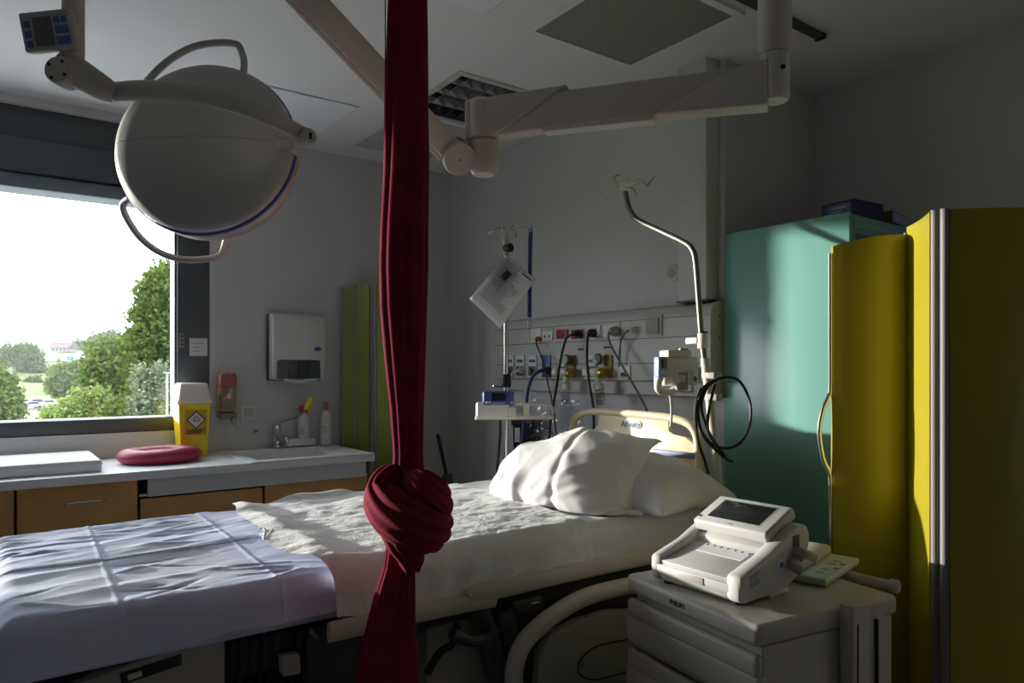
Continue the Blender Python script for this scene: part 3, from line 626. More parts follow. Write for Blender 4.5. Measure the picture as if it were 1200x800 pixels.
tag(obj('soap_tray', taper(B(), -3.99, 1.405+.03, CZ+.01, CZ+.05, .035, .085, .03, .075, .008), 'mat_w'), 'low white tray beside the tap on the sink rim', 'tray')

# ================================================================== folding screens
def screen_panel(name, a, b, z0, z1, mt, t, thick=.018, curve=0., topdrop=0.):
    a = Vector((a[0], a[1], 0)); b = Vector((b[0], b[1], 0)); d = b-a; L = d.length; u = d.normalized(); nrm = Vector((u.y, -u.x, 0)); n = 12; bm = B(); cols = []
    for i in range(n+1):
        s = i/n; p = a+d*s+nrm*(curve*math.sin(math.pi*s)); zt = z1-topdrop*(1-s)**2
        cols.append([bm.verts.new((p+nrm*o).to_tuple()[:2]+(z,)) for o, z in ((thick/2, z0), (thick/2, zt), (-thick/2, zt), (-thick/2, z0))])
    for i in range(n):
        for k in range(4): bm.faces.new((cols[i][k], cols[i+1][k], cols[i+1][(k+1) % 4], cols[i][(k+1) % 4]))
    bm.faces.new(cols[0]); bm.faces.new(cols[-1][::-1]); return obj(name, bm, mt, t, smooth=50)
P0, P1, P2 = Vector((-1.146, 2.02, 0)), Vector((-1.004, 2.178, 0)), Vector((-.848, 2.010, 0)); P3 = P2+Vector((.132, .162, 0)).normalized()*.30
ST = 1.745
fs = thing('folding_screen', 'mustard yellow folding privacy screen in front of the mint cabinet', 'folding screen', (-.95, 2.1, 0))
pa = screen_panel('panel', P0, P1, .12, ST-.01, 'yellow', fs, curve=.02, topdrop=.03)
pb = screen_panel('panel', P1+Vector((.008, 0, 0)), P2-Vector((.012, 0, 0)), .12, ST+.012, 'yellow', fs, curve=-.006)
pc = screen_panel('panel', P2+Vector((.02, .01, 0)), P3, .12, ST+.012, 'yellow', fs, curve=.015)
obj('hinge_strip', cyl(B(), (P1.x, P1.y-.004, .1), (P1.x, P1.y-.004, ST-.004), .008, 12), 'darkgrey', fs)
for dx, dy in ((-.010, .004), (.014, .004)): obj('post', cyl(B(), (P2.x+dx, P2.y+dy, .06), (P2.x+dx, P2.y+dy, ST+.015), .0105, 14), 'post2', fs)
# edge profile with grip bulge
hz = [(0, .12), (0, .90), (0, 1.01), (.006, 1.04), (.022, 1.08), (.032, 1.155), (.022, 1.22), (.006, 1.26), (0, 1.29), (0, 1.44), (0, ST-.06)]
ud = (P0-P1).normalized()
tube(bm := B(), [P0+ud*(.004+o)+Vector((0, 0, z)) for o, z in hz], .0068, 8, 5); gp = obj('edge_grip', bm, 'chrome', fs); gp['label'] = 'bright metal edge with a curved grip'
for p in (P0, P1, P2, P3):
    obj('foot', box(B(), p.x-.02, p.x+.02, p.y-.08, p.y+.08, .045, .07, .008), 'alu', fs)
    for s in (-1, 1): obj('castor', lathe(B(), [(.022, -.01), (.022, .01)], 14, fr((p.x, p.y+.06*s, .022), (0, 1, 0), (1, 0, 0))), 'tyre', fs)
# lime screen folded by the counter
f2 = thing('folding_screen', 'lime green folding screen folded up between worktop and corner', 'folding screen', (-3.75, 1.8, 0))
q0, q1, q2, q3, q4 = oX(402, 335, -3.98), oX(417, 335, -3.94), oX(433, 333, -3.86), oX(441, 333, -3.80), oX(462, 333, -3.72)
for k, (a, b, dz) in enumerate(((q0, q1, 0), (q1, q2, .02), (q3, q4, .02))):
    a = Vector((a.x, a.y, 0)); b = Vector((b.x, b.y, 0))
    screen_panel('panel', a, b, .12, 1.815+dz, 'lime', f2, .015)
    obj('post', cyl(B(), (a.x, a.y-.004, .05), (a.x, a.y-.004, 1.82+dz), .011, 12), 'alu', f2)
    obj('foot', box(B(), a.x-.02, a.x+.02, a.y-.01, a.y+.1, 0, .06, .008), 'alu', f2)
# ================================================================== mint cabinet
cx0, cx1, cy0, cy1, cz = -1.838, -1.315, 2.43, 3.05, 1.893
gc = thing('wardrobe', 'tall glossy mint green cupboard beside the head wall', 'cupboard', ((cx0+cx1)/2, (cy0+cy1)/2, 0))
obj('door', box(B(), cx0, cx1, cy0, cy0+.02, .06, cz, .002), 'green', gc)
obj('body', box(B(), cx0+.004, cx1-.004, cy0+.021, cy1, .06, cz-.004, .002), 'green', gc)
obj('plinth', box(B(), cx0+.02, cx1-.02, cy0+.05, cy1-.02, 0, .06), 'black', gc, smooth=0)
obj('side_niche_shade', box(B(), cx1-.006, cx1-.002, cy0+.05, cy1-.04, 1.55, cz-.07), 'nicheshade', gc, smooth=0)  # flat panel; the shade of an open niche is put into its dark colour
obj('side_rail', box(B(), cx1-.006, cx1+.002, cy0+.03, cy1-.02, cz-.05, cz-.02, .002), 'green', gc)
b1 = thing('glove_box', 'dark navy cardboard box lying on top of the mint cupboard', 'box', (-1.375, 2.58, cz-.004), -.1)
obj('carton', box(B(), -.075, .055, -.09, .09, 0, .06, .002, mx=WM[b1]), 'navy', b1)
obj('label', box(B(), -.045, .045, -.0915, -.0895, .01, .05, mx=WM[b1]), 'bluehose', b1, smooth=0)
for k in range(2): obj('print_line', box(B(), -.03, .03-.02*k, -.0925, -.091, .034-.012*k, .040-.012*k, mx=WM[b1]), 'inkgrey', b1, smooth=0)
b2 = thing('glove_box', 'pale-ended box half behind the navy box on the cupboard', 'box', (-1.365, 2.80, cz-.004), .15)
obj('carton', box(B(), -.05, .045, -.09, .09, 0, .045, .002, mx=WM[b2]), 'darkgrey', b2); obj('end_flap', box(B(), .045, .047, -.08, .08, .005, .04, mx=WM[b2]), 'skyp', b2, smooth=0)

# ================================================================== bed
BX0, BX1, BZ = -2.465, -1.56, .88; HBY = 2.07; BMX = (BX0+BX1)/2
bed = thing('hospital_bed', 'adjustable hospital bed with cream headboard and side rail', 'bed', (BMX, 1.05, 0))
obj('mattress', box(B(), BX0+.02, BX1-.02, .72, 2.03, .745, BZ-.012, .035, 4), 'white_c', bed)
obj('foot_mattress', box(B(), BX0+.02, BX1-.02, .02, .69, .755, BZ-.012, .035, 4), 'lav', bed)
obj('deck', box(B(), BX0+.05, BX1-.06, .06, 2.03, .66, .742, .01), 'darkgrey', bed)
obj('chassis', box(B(), BX0+.12, BX1-.13, .35, 1.95, .42, .655, .02), 'darkgrey', bed)
obj('base', box(B(), BX0+.10, BX1-.10, .30, 2.0, .12, .26, .03), 'taupe', bed)
for y in (.7, 1.6): obj('lift_column', box(B(), BMX-.12, BMX+.12, y-.1, y+.1, .25, .45, .02), 'darkgrey', bed)
for x in (BX0+.14, BX1-.14):
    for y in (.36, 1.93): obj('castor', lathe(B(), [(.06, -.02), (.065, -.01), (.065, .01), (.06, .02)], 20, fr((x, y, .065), (0, 1, 0), (1, 0, 0))), 'tyre', bed)
# headboard
hbp = [(671, 512), (671.5, 497), (677, 488), (688, 483), (705, 482), (731, 484), (765, 487), (789, 490), (808, 497), (816.5, 510), (818.5, 527), (819, 560)]
tube(bm := B(), [oY(x, y, HBY) for x, y in hbp], .0155, 12, 5, flat=(1, 1.15)); hb = obj('headboard_rail', bm, 'headb', bed)
def ypoly(pts, Y, th, mt, parent, name, bev=.004, front=True):
    q = [oY(x, y, Y) for x, y in pts]; bm = B(); prism(bm, [(p.x, p.z) for p in q], th, fr((0, Y+th, 0), (1, 0, 0), (0, -1, 0)), bev); return obj(name, bm, mt, parent)
ypoly([(672, 600), (672, 515), (682, 507), (695, 503), (701, 497), (702, 484), (783, 488), (784, 505), (790, 509), (803, 512), (813, 521), (818, 535), (818, 600)], HBY-.004, .02, 'headb', bed, 'headboard_panel')
ypoly([(726, 493), (729, 491.5), (748, 492.5), (751, 495), (751, 501), (748, 502), (728, 501), (725.5, 499)], HBY-.008, .006, 'headp', hb, 'name_plate', .001)
text('lettering', 'Affinity', .036, 'bluep', hb, fr(oY(738.5, 497, HBY-.009), (1, 0, 0), (0, -1, 0)))
ypoly([(764, 526), (815, 531), (815, 538), (764, 534)], HBY-.018, .015, 'bluepad', bed, 'blue_bolster')
# cream bumpers and side rail on the near side
def xtube(pts, X, r, mt, name, parent=bed, sm=5, seg=12, flat=None, upv=None):
    return obj(name, tube(B(), [oX(a, b, X) for a, b in pts], r, seg, sm, flat=flat, upv=upv), mt, parent)
def xpoly(pts, X, th, mt, name, parent=bed, bev=.006):
    q = [oX(a, b, X) for a, b in pts]; bm = B(); prism(bm, [(p.y, p.z) for p in q], th, fr((X-th, 0, 0), (0, 1, 0), (1, 0, 0)), bev); return obj(name, bm, mt, parent)
xtube([(549, 699), (562, 695), (650, 675), (745, 655), (800, 645)], -1.545, .026, 'beige', 'bumper', flat=(1, .5), upv=(0, 0, 1))
xtube([(385, 741), (430, 731), (500, 716), (565, 703), (580, 701)], -1.545, .024, 'beige', 'bumper', flat=(1, .5), upv=(0, 0, 1))
sr = xtube([(604, 850), (602, 805), (604, 778), (616, 750), (645, 723), (680, 702), (710, 692), (750, 685), (800, 690), (830, 710), (850, 760)], -1.50, .0245, 'beige', 'side_rail')
xpoly([(632, 870), (630, 800), (633, 766), (646, 742), (680, 726), (712, 716), (800, 712), (820, 740), (830, 870)], -1.512, .03, 'taupe', 'side_rail_panel', sr, .008)
xtube([(780, 740), (735, 749), (702, 756), (684, 768), (677, 783), (684, 793), (700, 796), (735, 787), (780, 776)], -1.511, .0022, 'black', 'control_outline', sr)
obj('screw', cyl(B(), oX(682, 779, -1.512), oX(682, 779, -1.505), .006, 12), 'steel', sr)
for a, b in (((560, 708), (588, 800)), ((588, 712), (600, 770))): xtube([a, b], -1.585, .03, 'darkgrey', 'rail_arm', sm=0)
xpoly([(600, 705), (636, 698), (640, 712), (604, 722)], -1.56, .03, 'darkgrey', 'latch_housing'); xpoly([(622, 706), (634, 703), (634, 708), (622, 711)], -1.555, .01, 'steel', 'latch')
xpoly([(500, 725), (585, 706), (600, 720), (600, 830), (500, 850)], -1.62, .06, 'taupe', 'hinge_box')
xtube([(500, 790), (515, 765), (532, 752), (536, 730)], -1.548, .010, 'rubber', 'hose', sm=5)
xtube([(530, 742), (548, 750), (570, 748), (580, 735)], -1.535, .016, 'darkgrey', 'pull_lever', sm=5)
# foot section underneath
fp = xpoly([(60, 812), (150, 779), (255, 744), (264, 746), (265, 900), (60, 960)], -1.60, .09, 'taupe', 'foot_panel')
xpoly([(140, 789), (213, 766), (213, 779), (143, 803)], -1.598, .006, 'black', 'label_strip', fp, .001)
q = [oX(a, b, -1.597) for a, b in ((152, 793), (166, 784))]
xtube([(150, 794), (166, 788.5)], -1.596, .0058, 'beige', 'oval_badge', fp, 0, flat=(1, .3), upv=(0, 0, 1)); 
gb = B(); N = 60; rows = []
for i in range(N+1):
    t = i/N; X = -1.605-.014*(1+math.cos(t*math.pi*2*8)); px = 265+100*t; a = oX(px, 728-.2*(px-265), X); b = oX(px-6, 860, X+.01); rows.append((gb.verts.new((X, a.y, a.z)), gb.verts.new((X+.01*math.sin(9*t), b.y, b.z))))
for i in range(N): gb.faces.new((rows[i][0], rows[i+1][0], rows[i+1][1], rows[i][1]))
obj('gaiter', gb, 'gaiter', bed, smooth=60)
xpoly([(330, 770), (352, 766), (354, 790), (332, 794)], -1.57, .03, 'taupe', 'hinge_cap'); xpoly([(365, 735), (378, 745), (372, 752), (362, 742)], -1.56, .02, 'steel', 'hinge_bracket')
xpoly([(355, 745), (415, 735), (420, 790), (440, 830), (350, 840)], -1.66, .05, 'darkgrey', 'hinge_cover')

# ---- sheets
def drape(x0, x1, y0, y1, zt, r, hang, nx, ny, disp, edge=None):
    """sheet lying on a box top, hanging over the sides by hang=(x0, x1, y0, y1)"""
    hx0, hx1, hy0, hy1 = hang
    U = np.linspace(-hx0, (x1-x0)+hx1, nx); V = np.linspace(-hy0, (y1-y0)+hy1, ny); UU, VV = np.meshgrid(U, V, indexing='ij')
    if edge is not None: UU, VV = edge(UU, VV)
    def fold(s, L, h0, h1):
        pos = s.copy(); drop = np.zeros_like(s)
        for sign, on in ((1, h1 > 0), (-1, h0 > 0)):
            if not on: continue
            e = (s-(L-r)) if sign > 0 else (r-s); m = e > 0; al = np.clip(e/r, 0, math.pi/2)
            p = r*np.sin(al); dz = r*(1-np.cos(al))+np.maximum(e-r*math.pi/2, 0)
            pos = np.where(m, (L-r+p) if sign > 0 else (r-p), pos); drop = np.where(m, dz, drop)
        return pos, drop
    px, dx = fold(UU, x1-x0, hx0, hx1); py, dy = fold(VV, y1-y0, hy0, hy1)
    P = np.stack([x0+px, y0+py, zt-np.maximum(dx, dy)-.25*np.minimum(dx, dy)], -1).reshape(-1, 3)
    n = normals(P, nx, ny); n *= np.sign(n[(nx//2)*ny+ny//2, 2]); d, z = disp(UU, VV, dx, dy)
    P = P+n*d.reshape(-1, 1); P[:, 2] += z.ravel()
    return grid_bm(P, nx, ny)
def crease(U, V, p, q, wd, amp, fade=.15):
    p = np.array(p); q = np.array(q); d = q-p; L = np.hypot(*d); d = d/L; s = (U-p[0])*d[0]+(V-p[1])*d[1]; t = -(U-p[0])*d[1]+(V-p[1])*d[0]
    f = np.clip(s/(fade*L), 0, 1)*np.clip((L-s)/(fade*L), 0, 1); return amp*f*np.exp(-(t/wd)**2)
rg = np.random.default_rng(11)
def lav_disp(U, V, dx, dy):
    top = np.clip(1-dx/.03, 0, 1)
    d = .0035*fbm(U*5, V*3, 1.)+.0030*ridge(U*9+V*3, V*3.2-U, 2., 2)*(.5+.5*vnoise(U*3, V*3, 9))
    d = d+crease(U, V, (-.1, .24), (1.1, .20), .0035, .0022, .02)-crease(U, V, (-.1, .252), (1.1, .212), .005, .0012, .02)
    d = d+crease(U, V, (-.1, .54), (1.1, .52), .004, .002, .02)
    d = d-crease(U, V, (.50, -.1), (.46, .62), .005, .007, .1)+crease(U, V, (.514, -.1), (.474, .62), .007, .005, .1)
    d = d+crease(U, V, (.26, -.1), (.25, .8), .004, .002, .05)
    for k in range(64):
        c = rg.random(2)*np.array([.9, .7]); a = rg.normal(1.45, .35); L = .06+.2*rg.random(); e = np.array([math.cos(a), math.sin(a)])*L/2
        d = d+crease(U, V, c-e, c+e, .004+.007*rg.random(), (.0015+.003*rg.random())*rg.choice((-1, 1, 1)), .4)
    d = d+(1-top)*(.012*np.clip(dx/.12, 0, 1)*(np.sin(V*19+2*vnoise(V*4, U*0))+.5*np.sin(V*43)))
    return d, .006*vnoise(U*2.5, V*2.5, 5)
def lav_edge(U, V):
    return U+np.where(U > .9, (U-.9)*(.35*vnoise(V*3, V*0, 4)-.5*np.clip((V-.25)/.45, 0, 1)), 0), V+.006*vnoise(U*6, V*2, 3)
tag(obj('foot_sheet', drape(BX0, BX1+.005, 0.0, .705, BZ+.002, .05, (.10, .12, .16, .03), 260, 210, lav_disp, lav_edge), 'lav', smooth=180), 'lavender cotton sheet over the foot end of the bed', 'sheet')
def ws_disp(U, V, dx, dy):
    d = .003*fbm(U*5, V*4, 3.)+.003*ridge(U*4+V*2, V*11-U*2, 6., 2)*(.5+.5*vnoise(U*3, V*3, 2))
    for k in range(24):
        c = rg.random(2)*np.array([.9, 1.3]); a = rg.normal(.35, .3); L = .08+.2*rg.random(); e = np.array([math.cos(a), math.sin(a)])*L/2
        d = d+crease(U, V, c-e, c+e, .006+.008*rg.random(), .003+.003*rg.random(), .4)
    return d, .004*vnoise(U*2.5, V*2.5, 8)
tag(obj('bed_sheet', drape(BX0, BX1, .715, 2.045, BZ+.001, .045, (.08, .10, .10, .02), 180, 240, ws_disp), 'white_c', smooth=180), 'white fitted sheet stretched over the main mattress', 'sheet')
def pad_disp(U, V, dx, dy):
    d = .006+.0018*ridge(U*16, V*9, 4., 3)*(.6+.4*vnoise(U*4, V*4, 1))+.003*fbm(U*12, V*12, 2.)
    hang = np.clip((dx-.03)/.06, 0, 1); d = d+hang*.020*np.sin(V*40+U*26+3*vnoise(V*5, U*3, 3))*(.5+.5*vnoise(V*4, U*0, 7))
    z = .004+.010*np.exp(-((V+.0)/.05)**2)*(.6+.7*vnoise(U*9, V*5, 6))*np.clip(1-dx/.04, 0, 1)+.012*np.exp(-((U-.0)/.03)**2)*(1+vnoise(V*14, U*0, 2))
    z = z+np.where(V < .08, .012, 0)*np.clip((.08-V)/.08, 0, 1)
    return d, np.maximum(z, 0)
def pad_edge(U, V):
    L = .80; u = np.clip(U/.85, 0, 1)
    lft = .06*vnoise(U*3.1, U*0, 8)+.05*u*(u > .6); V2 = V+np.where(V < .3, (V-.3)/.3*(lft), 0)+np.where(V > .5, (V-.5)/.3*(.02*vnoise(U*5, U*0, 5)+.05*(1-u)-.03), 0)
    return U+np.where(U < .2, (.2-U)/.2*(.04*vnoise(V*4, V*0, 2)+.05*np.cos(V/.8*math.pi)**2), 0), V2
tag(obj('absorbent_pad', drape(BX0+.035, BX1+.006, .655, 1.455, BZ+.006, .05, (0, .105, 0, 0), 240, 220, pad_disp, pad_edge), 'pad_c', smooth=180), 'crinkled white pad spread across the middle of the bed', 'bed pad')
tube(bm := B(), [oZ(x, y, BZ+.03) for x, y in ((303, 622), (306, 618), (310, 622), (309, 632), (318, 622), (322, 616))], .0022, 6, 5); tag(obj('tie_string', bm, 'white_c'), 'thin looped tie string poking from under the white pad', 'string')

# ---- pillows: small cloth solver (two sheets sewn at the rim, inflated, dropped on the bed)
def pillow(nx, ny, wdt, hgt, mx, collide, steps=170, fill=1.0, seed=0, wr=1., it=7, grav=.00022, kp=.0016):
    g = np.random.default_rng(seed); idx = np.full((2, nx, ny), -1); P = []; k = 0
    for s in (0, 1):
        for i in range(nx):
            for j in range(ny):
                if s and (i in (0, nx-1) or j in (0, ny-1)): idx[s, i, j] = idx[0, i, j]; continue
                idx[s, i, j] = k; k += 1
                u, v = i/(nx-1), j/(ny-1); b = math.sin(math.pi*u)*math.sin(math.pi*v)
                P.append((mx @ Vector(((u-.5)*wdt, (v-.5)*hgt, (1 if s == 0 else -1)*.02*b))).to_tuple())
    X = np.array(P)+g.normal(size=(k, 3))*.0006; Vv = np.zeros_like(X); E = []; R = []; W = []; hx, hy = wdt/(nx-1), hgt/(ny-1)
    for s in (0, 1):
        I = idx[s]
        for di, dj, wt_ in ((1, 0, 1.), (0, 1, 1.), (1, 1, .5), (1, -1, .5), (2, 0, .05), (0, 2, .05)):
            a = I[:nx-di if di else nx, (1 if dj < 0 else 0):(ny-dj if dj > 0 else ny)]; b = I[di:, (0 if dj < 0 else dj):(ny+dj if dj < 0 else ny)]
            e = np.stack([a.ravel(), b.ravel()], 1); E.append(e); R.append(np.full(len(e), math.hypot(di*hx, dj*hy))); W.append(np.full(len(e), wt_))
    E = np.concatenate(E); R = np.concatenate(R); W = np.concatenate(W); a, b = E[:, 0], E[:, 1]; n = len(X)
    deg = np.bincount(a, W, n)+np.bincount(b, W, n)
    F = []
    for s in (0, 1):
        I = idx[s]; q = np.stack([I[:-1, :-1], I[1:, :-1], I[1:, 1:], I[:-1, 1:]], -1).reshape(-1, 4); F.append(q if s == 0 else q[:, ::-1])
    F = np.concatenate(F); tri = np.concatenate([F[:, [0, 1, 2]], F[:, [0, 2, 3]]]); Vt = wdt*hgt*min(wdt, hgt)*.27*fill
    for st in range(steps):
        p0, p1, p2 = X[tri[:, 0]], X[tri[:, 1]], X[tri[:, 2]]; fn = np.cross(p1-p0, p2-p0); c0 = X.mean(0); vol = abs(np.einsum('ij,ij->', p0-c0, np.cross(p1-c0, p2-c0))/6)
        nr = np.stack([sum(np.bincount(tri[:, q], fn[:, c], n) for q in range(3)) for c in range(3)], 1); nr /= np.linalg.norm(nr, axis=1).mean()+1e-12
        Vv = Vv*.93; Vv[:, 2] -= grav; Vv += nr*kp*np.clip((Vt-vol)/Vt, -.6, 1)
        Y = X+Vv
        for _ in range(it):
            d = Y[b]-Y[a]; L = np.linalg.norm(d, axis=1)+1e-9; c = ((L-R)/L*W*.5)[:, None]*d
            for q in range(3): Y[:, q] += 1.5*(np.bincount(a, c[:, q], n)-np.bincount(b, c[:, q], n))/deg
        Y = collide(Y, X); Vv = Y-X; X = Y
    uv = np.zeros((n, 3))
    for s in (0, 1):
        for i in range(nx):
            for j in range(ny): uv[idx[s, i, j]] = (i/(nx-1), j/(ny-1), s)
    nr /= np.linalg.norm(nr, axis=1, keepdims=True)+1e-12
    u, v, sd_ = uv.T; rimf = np.clip(np.minimum(np.minimum(u, 1-u), np.minimum(v, 1-v))/.05, 0, 1)
    ang = np.arctan2(v-.12, u-.42); rad = np.hypot(v-.12, u-.42)
    w_ = wr*rimf*(.0055*ridge(ang*3.4+sd_*3, rad*1.6, seed*3., 2)*np.clip(rad/.12, 0, 1)*np.clip(1.15-rad*1.3, 0, 1)+.004*ridge(u*3.5+v*2, v*2.2-u, 5.+seed, 3)+.004*vnoise(u*7, v*7, 2+sd_))
    for p_, q_, wd_, am_ in (((.30, .02), (.40, .98), .010, .006), ((.62, .02), (.66, .98), .010, .006)): w_ = w_-wr*crease(u, v, p_, q_, wd_, am_, .1)
    X = X+nr*w_[:, None]; X = collide(X.copy(), X)
    bm = B(); vs = [bm.verts.new(p) for p in X]
    for f in F: bm.faces.new([vs[i] for i in f])
    return bm
def on_bed(Y, X):
    m = Y[:, 2] < BZ+.008; Y[m, 2] = BZ+.008; Y[m, :2] = X[m, :2]+.25*(Y[m, :2]-X[m, :2]); Y[:, 1] = np.minimum(Y[:, 1], HBY-.03); return Y
def pil2(Y, X): return on_bed(Y, X)
EC, ER = np.array([-1.80, 1.90, BZ+.05]), np.array([.36, .16, .16])
def pil1(Y, X):
    Y = on_bed(Y, X); q = (Y-EC)/ER; r = np.linalg.norm(q, axis=1); m = r < 1
    Y[m] = EC+q[m]/r[m][:, None]*ER; return Y
def subd(o, lv=1):
    md = o.modifiers.new('smooth', 'SUBSURF'); md.levels = lv; md.render_levels = lv; return o
pl2 = obj('pillow', pillow(44, 32, .66, .42, fr((-1.80, 1.84, BZ+.07), (1, .03, 0), (0, 0, 1)), pil2, 110, 1.2, 1, .9), 'pillow', smooth=180)
tag(subd(pl2), 'white pillow lying flat against the headboard, half hidden', 'pillow', 'pillows on the bed')
pl1 = obj('pillow', pillow(84, 64, .68, .58, fr((-1.92, 1.75, BZ+.20), (1, .17, .14), (.06, -.74, .67)), pil1, 150, .74, 2, 1.9), 'pillow', smooth=180)
tag(subd(pl1), 'crumpled white pillow propped up in front of the other pillow', 'pillow', 'pillows on the bed')

# ================================================================== red hanging cloth
RD = 1.56
def lobes(th, k, ph, amp, sharp=.7):
    return 1+amp*((np.abs(np.sin(th*k/2+ph))**sharp)-.6)
def cloth_column(rows, n=160, m=150, depth=.62, seed=0, folds=((6, .26), (3, .20), (14, .06))):
    """rows: (y_px, left_px, right_px)"""
    ys = np.array([r[0] for r in rows], float); yy = np.linspace(ys[0], ys[-1], m); lf = np.interp(yy, ys, [r[1] for r in rows]); rt_ = np.interp(yy, ys, [r[2] for r in rows])
    bm = B(); rg_ = []
    for i, y in enumerate(yy):
        c = D((lf[i]+rt_[i])/2, y, RD); hw = (rt_[i]-lf[i])/2*RD/FPX; th = np.linspace(0, 2*math.pi, n, endpoint=False); t = y/800
        f = np.ones(n)
        for q, (k, amp) in enumerate(folds): f = f*lobes(th, k, seed+q*1.7+t*(1.2-.6*q)+.6*vnoise(np.full(n, t*3+q), np.cos(th)*.8, seed), amp)
        f = f/f.max()
        f = .22+.78*f
        row = [bm.verts.new(c+RT*(math.cos(a)*hw*fi)+FW*(math.sin(a)*hw*fi*depth)) for a, fi in zip(th, f)]; rg_.append(row)
    for i in range(m-1):
        for k in range(n): bm.faces.new((rg_[i][k], rg_[i][(k+1) % n], rg_[i+1][(k+1) % n], rg_[i+1][k]))
    bm.faces.new(rg_[0]); bm.faces.new(rg_[-1][::-1]); return bm
ytop = HY-(ZC-CH)*FPX/RD
rc = thing('hanging_cloth', 'long burgundy cloth hanging from the ceiling, tied in a knot', 'cloth', tuple(D(455, 900, RD)))
obj('upper_length', cloth_column([(ytop, 470, 492), (ytop+30, 458, 498), (-60, 455, 502), (0, 453, 502), (100, 449, 504), (200, 446, 504), (270, 442, 503), (310, 441, 503), (360, 443, 501), (420, 449, 499), (480, 456, 497), (530, 460, 496), (570, 458, 498), (600, 460, 500)], seed=3), 'red', rc, smooth=180)
obj('lower_length', cloth_column([(610, 455, 495), (640, 452, 492), (664, 449, 488), (690, 440, 488), (720, 432, 488), (750, 425, 489), (800, 414, 492), (860, 408, 494), (900, 404, 490), (905, 408, 486)], m=100, depth=.5, seed=8, folds=((9, .2), (15, .12), (4, .1))), 'red', rc, smooth=180)
def wrap(pts, hw, thick, name, seed, tw=None, mt='red', n=56):
    """pleated band swept along a path given as (px, py, dd); hw half width in metres (list)"""
    P = smoothpath([D(x, y, RD+dd) for x, y, dd in pts], 10); m = len(P); HWs = np.interp(np.linspace(0, len(hw)-1, m), range(len(hw)), hw); bm = B(); rows = []
    cen = D(482, 602, RD)
    for i in range(m):
        T = (P[min(i+1, m-1)]-P[max(0, i-1)]).normalized(); out = (P[i]-cen); out = (out-T*out.dot(T)).normalized(); sd = T.cross(out)
        th = np.linspace(0, 2*math.pi, n, endpoint=False); fo = 1+.20*np.abs(np.sin(th*4.5+seed+.5*math.sin(i*.06)))+.10*np.sin(th*11+seed*2+i*.03)
        rows.append([bm.verts.new(P[i]+sd*(math.cos(a)*HWs[i]*f*.85)+out*(math.sin(a)*thick*f*(HWs[i]/max(HWs)*.5+.5))) for a, f in zip(th, fo)])
    for i in range(m-1):
        for k in range(n): bm.faces.new((rows[i][k], rows[i][(k+1) % n], rows[i+1][(k+1) % n], rows[i+1][k]))
    bm.faces.new(rows[0][::-1]); bm.faces.new(rows[-1]); return obj(name, bm, mt, rc, smooth=180)
kn = wrap([(476, 566, .03), (456, 560, -.01), (445, 577, -.03), (456, 598, -.065), (480, 614, -.085), (503, 623, -.065), (512, 618, -.01), (506, 606, .045), (478, 596, .07), (452, 586, .04)], [.02, .034, .04, .05, .054, .05, .044, .046, .044, .03], .030, 'knot_wrap', 1.)
wrap([(478, 560, .0), (492, 566, -.045), (506, 578, -.055), (514, 590, -.03), (510, 604, .02), (490, 610, .05)], [.02, .034, .042, .04, .036, .02], .026, 'knot_wrap', 4.)
wrap([(452, 592, -.02), (459, 612, -.05), (470, 634, -.06), (480, 650, -.045), (482, 662, -.01)], [.03, .036, .036, .03, .022], .024, 'knot_wrap', 6.)
tube(bm := B(), [D(451.5, ytop+5, RD), D(451.5, 60, RD), D(450.5, 180, RD), D(449, 200, RD)], .0012, 6); obj('loose_thread', bm, 'red', rc)
tube(bm := B(), [D(455, ytop+5, RD), D(455, 60, RD), D(452.5, 180, RD)], .0010, 6); obj('loose_thread', bm, 'red', rc)
bm = B(); lathe(bm, [(.03, 0), (.03, .006), (.012, .012), (.012, .03)], 20, Matrix.Translation(D(481, ytop, RD)) @ Matrix.Rotation(math.pi, 4, 'X')); obj('ceiling_hook', bm, 'steel', rc)

# ================================================================== examination lamp on its ceiling arm
cl = D(908, 95, 1.75); el = D(563, 140, 2.02); kn_ = D(540, 186, 2.02); LAMPD = 1.30
lamp = thing('examination_lamp', 'large round examination lamp on a jointed ceiling arm', 'lamp', (cl.x, cl.y, cl.z-.08))
obj('ceiling_flange', lathe(B(), [(.14, ZC-.03), (.14, ZC-.001)], 32, Matrix.Translation((cl.x, cl.y, 0))), 'armw', lamp)
zc = D(908, 58, 1.75).z; zb = D(908, 119, 1.75).z
col = obj('column', lathe(B(), [(.034, zc-.012), (.040, zc+.012), (.040, ZC-.02)], 28, Matrix.Translation((cl.x, cl.y, 0))), 'armw', lamp)
hub = obj('column_hub', lathe(B(), [(.0, zb), (.030, zb), (.034, zb+.006), (.034, zc-.014), (.030, zc-.012)], 28, Matrix.Translation((cl.x, cl.y, 0))), 'armw', lamp)
q = D(917.5, 78, 1.72); obj('hub_screw', cyl(B(), (cl.x+(q.x-cl.x), q.y, q.z), D(917.5, 78, 1.712), .006, 10), 'black', hub)
